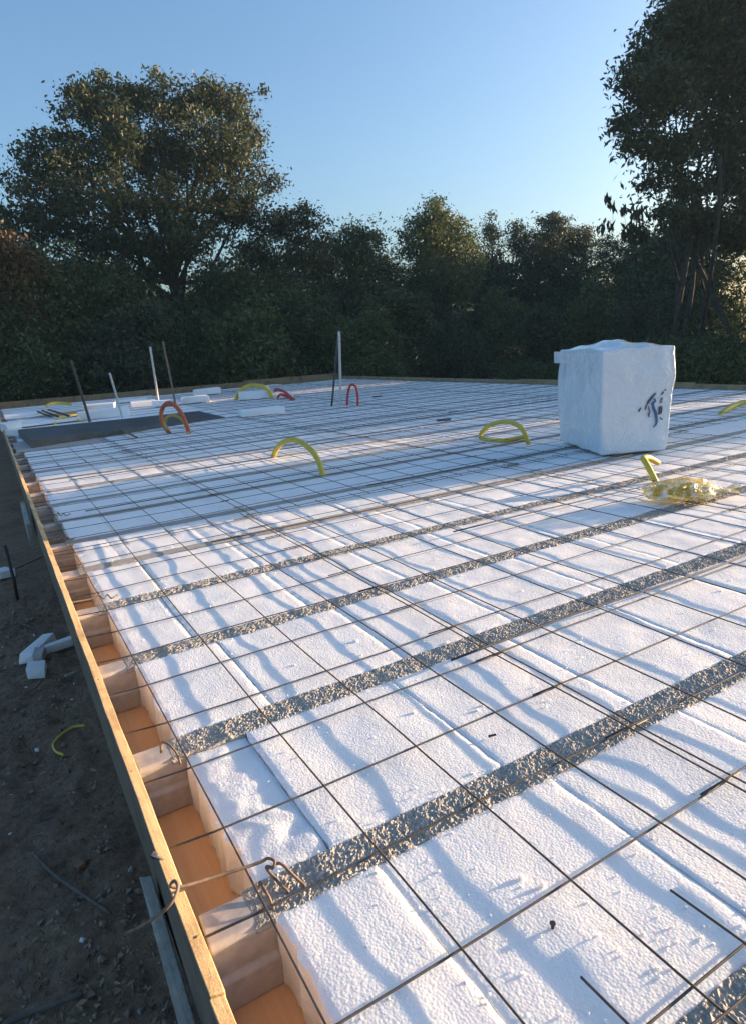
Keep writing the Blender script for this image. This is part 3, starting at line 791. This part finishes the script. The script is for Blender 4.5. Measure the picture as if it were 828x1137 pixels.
# ------------------------------------------------------------------ things on the soil outside
def g_(px, py): return onz(px, py, GZ+.012)
def piece(px, py, L, W, H, rz, label, mat, name, cat, rx=0, z=0):
    p = g_(px, py); b = MB(); b.box((0, 0, 0), (L, W, H), None, min(L, W, H)*.15)
    o = b.build(name, M[mat]); o.location = (p.x, p.y, GZ+H/2+.008+z); o.rotation_euler = (R(rx), R(3), R(rz)); bevel(o, .003)
    return tag(o, label, cat)
piece(43, 724, .085, .26, .06, -32, 'pale polystyrene offcut on the soil behind the grey block', 'eps', 'polystyrene_offcut', 'polystyrene piece')
piece(66, 720, .05, .16, .05, -75, 'narrow pale polystyrene offcut on the soil touching the edge board', 'eps', 'polystyrene_offcut', 'polystyrene piece')
piece(42, 747, .09, .12, .05, -8, 'flat pale polystyrene offcut on the soil in front of the grey block', 'eps', 'polystyrene_offcut', 'polystyrene piece')
piece(45, 733, .05, .10, .06, -15, 'grey concrete lump among the pale offcuts on the soil', 'smooth_conc', 'concrete_lump', 'lump', 0, .005)
piece(78, 749, .055, .02, .012, 25, 'small pale wood chip on the soil right of the offcuts', 'grey_wood', 'wood_chip', 'wood chip')
piece(4, 640, .12, .14, .06, 30, 'pale polystyrene offcut at the left frame edge in the shade', 'eps', 'polystyrene_offcut', 'polystyrene piece')
piece(54, 908, .10, .018, .010, 2, 'flat grey splinter of wood on the soil', 'stick', 'wood_splinter', 'wood')
piece(89, 961, .028, .03, .014, 30, 'small brown brick chip on the soil', 'brick', 'brick_chip', 'brick chip')
piece(10, 926, .018, .03, .012, 40, 'small bluish chip on the soil at the left frame edge', 'eps', 'plastic_chip', 'chip')
piece(20, 921, .012, .012, .008, 10, 'tiny bright white chip on the soil at the left', 'eps', 'plastic_chip', 'chip')
def stick(pts, r, label, mat='stick', name='stick', cat='stick'):
    P = [g_(*p)+Vector((0, 0, .012)) for p in pts]; b = MB(); Q = catmull(P, 5)
    b.tube(Q, [r*(1+.25*noise.noise((i*.7, r*99, 2))) for i in range(len(Q))], 8)
    return tag(b.build(name, M[mat], smooth=True), label, cat)
stick([(40, 953), (62, 975), (95, 998), (124, 1018)], .006, 'long thin dead stick lying diagonally on the soil')
stick([(5, 1142), (40, 1126), (70, 1116), (93, 1106)], .008, 'thick dead stick at the bottom left corner on the soil')
stick([(96, 808), (82, 810), (68, 819), (60, 829), (63, 837), (72, 841)], .0055, 'thin curved yellow hose piece lying on the soil', 'yellow', 'hose_piece', 'hose')
stick([(0, 640), (25, 630), (55, 617), (80, 612)], .006, 'dark dead stick lying near the black stake')
stick([(10, 690), (40, 700), (62, 712)], .004, 'thin twig lying behind the pale offcuts')
stick([(27, 775), (42, 765), (48, 756)], .004, 'short twig lying in front of the pale offcuts')
def rubble():
    b = MB(); rs = random.Random(5)
    for i in range(5200):
        y = .9+rs.random()**1.4*5; x = rs.uniform(-.35*y-.1, .14)
        r = rs.choice((.003, .005, .007, .010, .015))*rs.uniform(.7, 1.2)
        z = GZ+.02*noise.noise((x*7, y*7, 1))+r*.3
        M_ = Matrix.Rotation(rs.uniform(0, 6), 3, Vector((rs.random(), rs.random(), rs.random())).normalized()) if True else None
        ps = [Vector(p)*r*rs.uniform(.6, 1.3) for p in ((1, 0, 0), (-1, 0, 0), (0, 1, 0), (0, -1, 0), (0, 0, .7), (0, 0, -.7))]
        b.add([M_ @ p+Vector((x, y, z)) for p in ps], [(0, 2, 4), (2, 1, 4), (1, 3, 4), (3, 0, 4), (2, 0, 5), (1, 2, 5), (3, 1, 5), (0, 3, 5)], 0 if rs.random() < .965 else (1 if rs.random() < .45 else 2))
    tag(b.build('rubble', [M['stone'], M['eps'], M['grey_wood']]), 'dark soil crumbs and small rubble along the edge board', 'rubble', kind='stuff')
    b = MB()
    for i in range(3200):
        y = .95+rs.random()**1.3*5; x = rs.uniform(-.35*y-.1, .0)-.08*rs.random()
        if noise.noise((x*2.5, y*2.5, 8)) < -.02: continue
        z = GZ+.02*noise.noise((x*7, y*7, 1))-.005; a_ = rs.uniform(0, 6.3); h = rs.uniform(.012, .04); wv = .0016
        d = Vector((math.cos(a_), math.sin(a_), 0)); s_ = Vector((-d.y, d.x, 0))*wv; p = Vector((x, y, z)); le = rs.uniform(.3, 1.6)*h
        b.add([p-s_, p+s_, p+d*le*.5+s_*.8+Vector((0, 0, h*.8)), p+d*le*.5-s_*.8+Vector((0, 0, h*.8)), p+d*le+Vector((0, 0, h*.7))], [(0, 1, 2, 3), (3, 2, 4)])
    tag(b.build('grass', leaf_mat('dry_grass', [(0, (.05, .055, .02)), (.6, (.10, .095, .045)), (1, (.19, .16, .09))])), 'sparse dry grass on the dark soil', 'grass', kind='stuff')
rubble()
def litter():
    b = MB(); rs = random.Random(15)
    for i in range(1500):
        y = .95+rs.random()**1.3*4.5; x = rs.uniform(-.35*y-.1, .12)
        z = GZ+.022*noise.noise((x*7, y*7, 1))+.022*noise.noise((x*19, y*19, 4))+.006; r = rs.uniform(.006, .017)
        Q = Matrix.Rotation(rs.uniform(0, 6.3), 3, 'Z') @ Matrix.Rotation(rs.uniform(-.5, .5), 3, 'X'); c = Vector((x, y, z))
        b.add([c+Q @ Vector(p)*r for p in ((-1, 0, .1), (-.2, .42, .25), (1, 0, 0), (-.1, -.42, .25))], [(0, 1, 2, 3)], rs.choice((0, 0, 1)))
    for i in range(160):
        y = .95+rs.random()**1.3*4.5; x = rs.uniform(-.35*y-.1, .10); a_ = rs.uniform(0, 3.14); L = rs.uniform(.015, .06)
        z = GZ+.022*noise.noise((x*7, y*7, 1))+.022*noise.noise((x*19, y*19, 4))+.008
        b.tube([(x, y, z), (x+L*.5*math.cos(a_), y+L*.5*math.sin(a_)+.003, z+.006), (x+L*math.cos(a_), y+L*math.sin(a_), z+.002)], rs.uniform(.001, .0025), 5, True, 2)
    tag(b.build('leaf_litter', [simple('dead_leaf', (.20, .12, .06), .8, .4, 20), simple('pale_dead_leaf', (.32, .24, .14), .8, .3, 20), M['stick']]), 'fallen dead leaves and small twigs on the dark soil', 'litter', kind='stuff')
litter()

# ------------------------------------------------------------------ trees
def leaf_mesh(lobes, count, ls, clump, rs, long=1.7, droop=0, shell=.55, per=22):
    """leaves gathered in small sprays through the lobes; returns vertex and face arrays and the spray centres"""
    vol = np.array([l[3]*l[4]*l[5] for l in lobes])**.72; pr = vol/vol.sum()
    nc = max(6, count//per)
    which = rs.choice(len(lobes), nc, p=pr)
    L = np.array(lobes)[which]
    d = rs.normal(size=(nc, 3)); d /= np.linalg.norm(d, axis=1)[:, None]
    rad = shell+(1-shell)*rs.random(nc)**.6
    rad = np.where(rs.random(nc) < .28, rs.random(nc)**.5, rad)
    stray = rs.random(nc) < (.10 if count > 60000 else .05)
    rad = np.where(stray, 1.04+.2*rs.random(nc), rad)
    C = L[:, :3]+d*rad[:, None]*L[:, 3:6]*(1+.18*rs.normal(size=(nc, 1)))
    ci = np.repeat(np.arange(nc), per)
    n = len(ci)
    sp = np.where(stray, .55, .55+.75*rs.random(nc))
    q = rs.normal(size=(n, 3))*np.array([clump, clump, clump*.62])*sp[ci][:, None]
    P = C[ci]+q
    ax = rs.normal(size=(n, 3)); ax[:, 2] -= droop; ax /= np.linalg.norm(ax, axis=1)[:, None]
    ot = rs.normal(size=(n, 3)); ot -= (ot*ax).sum(1)[:, None]*ax; ot /= np.linalg.norm(ot, axis=1)[:, None]
    nn = np.cross(ax, ot)
    s = ls*(.6+.8*rs.random((n, 1)))
    w_ = s*.36; l_ = s*long*.5
    keep = ~stray[ci] | (rs.random(n) < .6)
    P, ax, ot, nn, w_, l_ = P[keep], ax[keep], ot[keep], nn[keep], w_[keep], l_[keep]; n = len(P)
    V = np.empty((n, 4, 3))
    V[:, 0] = P-ax*l_; V[:, 1] = P+ot*w_+nn*w_*.25; V[:, 2] = P+ax*l_; V[:, 3] = P-ot*w_+nn*w_*.25
    return V.reshape(-1, 3), C
def np_mesh(name, V, nq, mat, parent):
    me = bpy.data.meshes.new(name); me.vertices.add(len(V)); me.vertices.foreach_set('co', V.astype(np.float32).ravel())
    me.loops.add(nq*4); me.loops.foreach_set('vertex_index', np.arange(nq*4, dtype=np.int32))
    me.polygons.add(nq); me.polygons.foreach_set('loop_start', np.arange(0, nq*4, 4, dtype=np.int32))
    try: me.polygons.foreach_set('loop_total', np.full(nq, 4, dtype=np.int32))
    except Exception: pass
    me.materials.append(mat); me.update(calc_edges=True)
    o = bpy.data.objects.new(name, me); COL.objects.link(o); o.parent = parent; return o
def limb(b, p, q, r0, r1, rs, wig=.12, n=6):
    p, q = Vector(p), Vector(q); L = (q-p).length; P = []; rr = []
    o1 = Vector(rs.normal(size=3))*L*wig; o2 = Vector(rs.normal(size=3))*L*wig
    for k in range(n+1):
        t = k/n; P.append(p.lerp(q, t)+o1*math.sin(math.pi*t)*.6+o2*math.sin(2*math.pi*t)*.25); rr.append(r0+(r1-r0)*t)
    b.tube(P, rr, 6 if r0 > .03 else 4); return P
def tree(name, base, lobes, count, ls, mat, label, cat='tree', group=None, clump=.3, trunk_r=.16, stems=1, seed=1, long=1.7, droop=0, shell=.55, twigs=60, per=50):
    """lobes are (x, y, z, rx, ry, rz) around the base"""
    rs = np.random.default_rng(seed)
    root = empty(name, base); tag(root, label, cat, group)
    V, C = leaf_mesh(lobes, count, ls, clump, rs, long, droop, shell, per)
    np_mesh('crown', V, len(V)//4, mat, root)
    b = MB()
    top = max(l[2] for l in lobes)
    mids = []
    for s_ in range(stems):
        cx_ = sum(l[0] for l in lobes)/len(lobes)*.5+(rs.normal()*.10*stems if stems > 1 else 0); cy_ = sum(l[1] for l in lobes)/len(lobes)*.5+(rs.normal()*.10*stems if stems > 1 else 0)
        fk = (cx_, cy_, top*(.42+.12*rs.random()))
        mids.append(limb(b, (rs.normal()*.12*(stems-1), rs.normal()*.12*(stems-1), -.15), fk, trunk_r, trunk_r*.55, rs, .05, 8))
    ends = []
    for l in lobes:
        src = mids[rs.integers(len(mids))]; st = src[int(len(src)*(.45+.5*rs.random()))]
        ends.append(limb(b, st, (l[0], l[1], l[2]+l[5]*.3), trunk_r*.42, trunk_r*.12, rs, .05, 7))
    for i in rs.choice(len(C), min(twigs, len(C)), replace=False):
        c = Vector(C[i]); best = min((p for e in ends for p in e), key=lambda p: (p-c).length)
        limb(b, best, c, trunk_r*.13, trunk_r*.04, rs, .1, 4)
    b.build('trunk', M['bark'], root, smooth=True)
    return root
def dup_tree(src, loc, rz, sc, label, group=None):
    r = copy_tree(src); r.location = loc; r.rotation_euler = (0, 0, rz); r.scale = sc if isinstance(sc, tuple) else (sc, sc, sc)
    r['label'] = label
    if group: r['group'] = group
    return r
def px_lobes(base, lst, Y, depth=1.0):
    """lobes drawn as (px, py, rx, ry, dY) at depth Y, turned into metres round the base"""
    out = []
    for (px, py, rx, ry, dy) in lst:
        c = at(px, py, Y+dy); k = (c-CAMP).dot(_f)/FPX
        out.append((c.x-base[0], c.y-base[1], c.z-base[2], rx*k, rx*k*depth, ry*k))
    return out
BEYOND = 'trees beyond the slab'
# the big tree on the left
p = at(205, 428, 26); base = (p.x, p.y, GZ)
L_ = [(108, 112, 44, 32, 0), (150, 108, 40, 24, .6), (120, 158, 62, 38, 0), (198, 118, 36, 30, .2), (232, 104, 40, 26, .4), (262, 128, 34, 36, .8), (235, 168, 58, 40, 0), (180, 165, 44, 34, .3), (62, 185, 50, 36, .3), (55, 232, 50, 34, 0), (118, 218, 58, 36, -.8), (190, 220, 66, 40, 0),
      (262, 228, 46, 36, .5), (316, 246, 40, 26, .4), (22, 262, 46, 34, .4), (190, 268, 60, 32, -.6), (282, 280, 46, 24, .3), (112, 268, 50, 20, .6), (338, 280, 26, 24, .6), (352, 252, 18, 14, .5), (360, 238, 9, 8, .5), (335, 228, 12, 9, .4), (88, 92, 12, 10, 0), (60, 140, 16, 10, .2), (38, 165, 14, 9, .2), (22, 205, 16, 12, .2), (182, 92, 14, 9, .2), (275, 100, 12, 10, .4), (286, 150, 12, 14, .5), (300, 195, 12, 12, .5), (20, 300, 40, 30, 0), (75, 298, 40, 22, -.4), (150, 305, 40, 18, -.4), (245, 312, 44, 24, -.3), (310, 310, 34, 18, 0)]
tree('broadleaf_tree', base, px_lobes(base, [(a_, b_+6, c_*.94, d_*.90, e_) for a_, b_, c_, d_, e_ in L_], 26), 92000, .09, AUTUMN, 'tallest broad tree on the left with an open browning crown', group=BEYOND, clump=.27, trunk_r=.2, stems=2, seed=11, shell=.1, twigs=420, per=85)
# left-hand lower trees
def pxtree(name, basepx, Y, lst, count, ls, mat, label, **kw):
    cat_shrink = 360 < basepx < 670 and Y > 28
    p = at(basepx, 428, Y); base = (p.x, p.y, GZ)
    if cat_shrink: lst = [(a_, b_, c_*.86, d_*.9, e_) for a_, b_, c_, d_, e_ in lst]
    return tree(name, base, px_lobes(base, lst, Y), count, ls, mat, label, group=kw.pop('group', BEYOND), **kw)
pxtree('broadleaf_tree', 30, 23, [(20, 330, 60, 50, 0), (70, 350, 50, 45, .5), (-30, 320, 60, 60, 0), (30, 400, 70, 45, -.3), (-50, 400, 60, 50, 0)], 36000, 0.093, GREEN, 'dense dark tree at the far left edge below the big crown', seed=21, clump=.3, twigs=40)
pxtree('broadleaf_tree', 8, 22, [(8, 300, 26, 26, 0), (-20, 285, 36, 34, 0), (14, 335, 22, 26, 0)], 9120, 0.087, RUST, 'russet tree catching low sun at the left edge of the wood', seed=22, clump=.26, twigs=40)
pxtree('broadleaf_tree', 140, 24, [(118, 330, 40, 34, 0), (150, 350, 40, 34, .4), (185, 370, 40, 34, .4), (100, 385, 60, 40, 0), (170, 400, 70, 40, -.5)], 33600, 0.093, GREEN, 'dense dark tree directly under the big open crown', seed=23, clump=.3, twigs=40)
pxtree('broadleaf_tree', 250, 24, [(262, 322, 34, 34, 0), (300, 345, 36, 34, .5), (228, 355, 34, 30, .2), (235, 385, 60, 40, 0), (305, 390, 60, 45, .3)], 33600, 0.093, GREEN, 'dense dark tree between the big tree and the poles', seed=24, clump=.3, twigs=40)
# wood in the middle
pxtree('broadleaf_tree', 398, 29, [(396, 275, 32, 26, 0), (375, 300, 34, 34, 0), (415, 305, 34, 34, .3), (395, 345, 52, 40, 0)], 31200, 0.093, GREEN, 'round dark tree between the big tree and the domed tree', seed=31, clump=.28, twigs=40)
pxtree('broadleaf_tree', 350, 28, [(345, 290, 28, 26, 0), (338, 330, 36, 40, 0), (355, 370, 40, 40, 0)], 16800, 0.087, OLIVE, 'thin leafy tree at the right foot of the big crown', seed=32, clump=.26, twigs=60)
pxtree('broadleaf_tree', 485, 30, [(480, 240, 22, 20, 0), (470, 268, 32, 30, 0), (500, 272, 30, 30, .4), (485, 310, 48, 34, 0), (520, 300, 20, 36, .5)], 36000, 0.093, FRESH, 'domed tree standing highest in the middle of the wood', seed=33, clump=.28, twigs=40)
pxtree('broadleaf_tree', 545, 31, [(546, 252, 9, 14, 0), (543, 280, 15, 24, 0), (548, 320, 24, 34, 0), (540, 365, 34, 40, 0)], 19200, 0.087, OLIVE, 'slim pointed tree right of the domed tree', seed=34, clump=.24, twigs=40)
pxtree('broadleaf_tree', 585, 31, [(572, 262, 14, 18, 0), (590, 285, 24, 26, 0), (578, 330, 34, 36, 0)], 16800, 0.087, AUTUMN, 'browning tree between the slim tree and the spiky tree', seed=35, clump=.24, twigs=60)
pxtree('pine_tree', 618, 31, [(615, 248, 20, 12, 0), (606, 268, 22, 16, 0), (630, 272, 24, 16, .3), (615, 300, 34, 24, 0), (618, 345, 40, 40, 0)], 26400, 0.093, OLIVE, 'spiky dark tree behind the wrapped pack', seed=36, clump=.22, long=2.4, twigs=50)
pxtree('broadleaf_tree', 650, 31, [(646, 262, 14, 14, 0), (652, 290, 24, 26, 0), (648, 340, 36, 40, 0)], 16800, 0.087, AUTUMN, 'browning tree just right of the spiky dark tree', seed=37, clump=.24, twigs=60)
pxtree('broadleaf_tree', 700, 27, [(690, 285, 30, 28, 0), (725, 300, 34, 34, 0), (705, 345, 50, 50, 0)], 26400, 0.087, OLIVE, 'grey green tree between the spiky tree and the tall right tree', seed=38, clump=.26, twigs=60)
# the tall tree on the right
p = at(775, 425, 11.2); base = (p.x, p.y, GZ)
L_ = [(706, 92, 26, 24, 0), (695, 135, 18, 20, .2), (728, 62, 30, 24, .4), (765, 40, 36, 30, .2), (735, 110, 34, 26, 0), (712, 160, 22, 16, .2), (800, 18, 44, 40, 0), (860, 20, 60, 60, .4), (775, 90, 40, 32, .3), (825, 85, 44, 44, 0), (748, 165, 26, 22, .2), (790, 150, 34, 28, .3), (838, 155, 40, 36, 0),
      (722, 205, 16, 12, .4), (765, 205, 24, 14, .2), (812, 200, 26, 20, 0), (845, 220, 30, 26, 0), (738, 240, 22, 12, .1), (785, 248, 34, 16, .2), (830, 262, 40, 18, 0), (790, -40, 60, 40, .3), (850, -60, 80, 60, 0), (748, 20, 26, 18, .3)]
tree('tall_tree', base, px_lobes(base, L_, 11.2), 88000, .075, OLIVE, 'tall dark many stemmed tree at the right edge', group=BEYOND, clump=.21, trunk_r=.075, stems=6, seed=41, shell=.2, twigs=500, long=2.0, droop=.4, per=70)
p = at(700, 425, 13.5); base = (p.x, p.y, GZ)
tree('sapling', base, px_lobes(base, [(680, 228, 8, 14, 0), (672, 245, 6, 10, 0), (692, 240, 9, 16, 0), (712, 232, 10, 16, .2), (668, 252, 7, 8, 0), (700, 262, 18, 14, 0)], 13.5), 240, .12, OLIVE, 'thin sapling with drooping leaves left of the tall right tree', group=BEYOND, clump=.10, trunk_r=.03, stems=2, seed=42, droop=2.5, twigs=14, per=9, long=2.2)
# undergrowth behind the far and right boards
def shrub(px, Y, top, wpx, mat, label, seed, count=5200, ls=.12):
    h = 424-top; rq = random.Random(seed); j = lambda: rq.uniform(-.28, .28)*wpx
    return pxtree('leafy_shrub', px, Y, [(px+j(), top+h*.16, wpx*.26, h*.18, 0), (px+j(), top+h*.36, wpx*.40, h*.24, .2), (px-wpx*.35, top+h*(.5+rq.uniform(-.12, .12)), wpx*.42, h*.30, 0), (px+wpx*.35, top+h*(.55+rq.uniform(-.12, .12)), wpx*.42, h*.32, .3), (px, top+h*.85, wpx*.85, h*.42, -.3)],
                  count, ls, mat, label, cat='shrub', group='shrubs along the far boards', seed=seed, clump=.22, trunk_r=.05, stems=3, twigs=20)
sh = [(15, 21.5, 340, 55, GREEN, 'dark shrub behind the far left corner of the slab'), (85, 22.2, 362, 55, GREEN, 'dark shrub behind the leftmost rod'), (150, 21.2, 335, 55, OLIVE, 'dark shrub behind the tall pale rod'),
      (215, 22.0, 352, 50, GREEN, 'dark shrub behind the loose block by the far board'), (280, 20.8, 330, 55, GREEN, 'dark shrub behind the far yellow arch'), (340, 22, 318, 55, GREEN, 'dark shrub left of the white pole'),
      (400, 20.6, 345, 52, GREEN, 'leafy green shrub right behind the white pole'), (452, 22.5, 308, 50, GREEN, 'tall green shrub under the domed tree, left side'), (505, 21, 348, 48, GREEN, 'tall green shrub under the domed tree, right side'),
      (555, 22, 322, 45, OLIVE, 'grey green shrub under the slim tree'), (605, 20, 340, 45, OLIVE, 'dark shrub left of the wrapped pack'), (660, 18.5, 305, 50, OLIVE, 'dark shrub directly behind the wrapped pack'),
      (715, 16.5, 322, 52, OLIVE, 'dark shrub above the right of the wrapped pack'), (765, 14.5, 285, 55, OLIVE, 'tall dark shrub under the tall right tree'), (815, 12.5, 275, 55, GREEN, 'tall dark shrub at the right frame edge')]
SH = [shrub(px, Y, top, wd, (mt, FRESH, mt, OLIVE, FRESH)[i % 5] if 3 < i < 14 else mt, lab, 50+i, (15000, 9000, 12000)[i % 3], (.075, .10, .085)[i % 3]*(1 if Y > 15 else .75)) for i, (px, Y, top, wd, mt, lab) in enumerate(sh)]
for i, (px, Y, top, wd, lab) in enumerate(((585, 16.6, 404, 36, 'low dark shrub above the right end of the far board'), (632, 14.2, 402, 36, 'low dark shrub peeking left of the wrapped pack'), (665, 11.8, 396, 38, 'low dark shrub hidden mostly by the wrapped pack'), (705, 10.0, 385, 40, 'low dark shrub behind the wrapped pack'), (745, 8.6, 378, 42, 'low dark shrub just right of the wrapped pack'), (795, 7.6, 372, 45, 'low dark shrub behind the right board at the frame edge'))):
    shrub(px, Y, top, wd, GREEN, lab, 90+i, 9000, .045)
shrub(625, 19.0, 402, 22, RUST, 'small rusty shrub beside the upper left of the wrapped pack', 80, 1400, .10)
# curved bare trunk at the right
b = MB(); P = [at(775, 428, 10.6), at(778, 405, 10.7), at(792, 385, 10.9), at(812, 372, 11.1), at(835, 362, 11.3)]; P[0].z = GZ
b.tube(catmull(P, 6), [.05-.0011*i for i in range(25)], 8)
tag(b.build('bare_trunk', M['bark'], smooth=True), 'curved bare trunk leaning right behind the right board', 'trunk')

# back row and the woods out of frame to the right that shade the slab
proto = tree('broadleaf_tree', (6, 38, GZ), [(0, 0, 4.6, 2.4, 2.4, 1.6), (-1.2, .4, 3.2, 2.2, 2.2, 1.6), (1.3, -.3, 3.3, 2.3, 2.2, 1.6), (0, 0, 1.6, 2.8, 2.6, 1.6), (.3, .2, 5.6, 1.5, 1.5, 1.1)], 11000, .19, GREEN,
             'dense tree in the back of the wood behind the big left tree', group='trees at the back of the wood', clump=.34, seed=61, twigs=30)
backs = [(-8, 34), (-3, 36), (1, 37), (11, 38), (15.5, 38), (20, 37), (24, 35), (28, 33), (31, 30), (33, 26), (30, 21.5)]
for i, (x, y) in enumerate(backs):
    dup_tree(proto, (x, y, GZ), i*1.3, .82+.12*math.sin(i*2.1), 'dense tree in the back of the wood, %s from the left' % ORD[i+1])
# (x, y, scale) of the wood to the right, whose gaps let the low sun reach the slab
shade = [(14.0, 2.7, (.31, .31, .5)), (18.5, 1.75, (.32, .32, .62)), (14.2, 5.35, (.36, .36, .55)), (14.0, 6.9, (.42, .42, .55)), (17.5, 7.9, (.5, .5, .6)), (21, 5.4, (.5, .5, .7)), (20, 8.2, (.5, .5, .7)),
         (26, 5.2, .8), (27, 7.4, .8), (33, 6.0, .9), (34, 12.0, (.8, .8, 1.3)), (38, 14, (1, 1, 1.5)), (42, 18, (1.3, 1.3, 1.7)), (44, 22, (1.3, 1.3, 1.9)), (50, 16, (1.3, 1.3, 1.9)), (52, 21, (1.4, 1.4, 1.5)), (54, 26, (1.4, 1.4, 1.4)), (46, 12, (1.1, 1.1, 1.8))]
for i, (x, y, s) in enumerate(shade):
    dup_tree(proto, (x, y, GZ), i*2.2+.5, s, 'shade tree of the wood right of the slab, %s outward from the slab' % ORD[i+1], 'trees of the wood right of the slab')

high = tree('broadleaf_tree', (30, 9.2, GZ), [(0, 0, 9, 2.6, 2.6, 2.2), (-1.5, .6, 7.4, 2.2, 2.2, 1.6), (1.6, -.4, 7.6, 2.3, 2.2, 1.7), (0, 0, 12, 2.4, 2.3, 2.2), (.3, .2, 14.6, 1.8, 1.8, 1.4), (.2, 0, 6.2, 2.4, 2.4, 1.0)], 16000, .2, GREEN,  # unseen trees added to shade the tall right tree's crown, stems left bare
            'added high crowned bare stemmed shade tree far right of the slab, nearest of its kind', group='added high crowned shade trees right of the slab', clump=.36, seed=71, twigs=60, trunk_r=.2)
for i, (x, y, s_) in enumerate(((33, 12.6, 1.05), (31, 6.0, .95), (40, 10, 1.2))):
    dup_tree(high, (x, y, GZ), 1.1+i*1.7, s_, 'added high crowned bare stemmed shade tree far right of the slab, %s outward' % ORD[i+2])

# air
b = MB(); b.box((12, 24, 8.2), (150, 120, 19.8))
hm = bpy.data.materials.new('haze'); hm.use_nodes = True; ht = hm.node_tree
ht.nodes.remove(ht.nodes['Principled BSDF'])
pv = ht.nodes.new('ShaderNodeVolumePrincipled'); pv.inputs['Color'].default_value = (.55, .86, 1, 1); pv.inputs['Density'].default_value = .0009; pv.inputs['Anisotropy'].default_value = .1
ht.links.new(pv.outputs[0], ht.nodes['Material Output'].inputs['Volume'])
tag(b.build('haze', hm), kind='stuff')
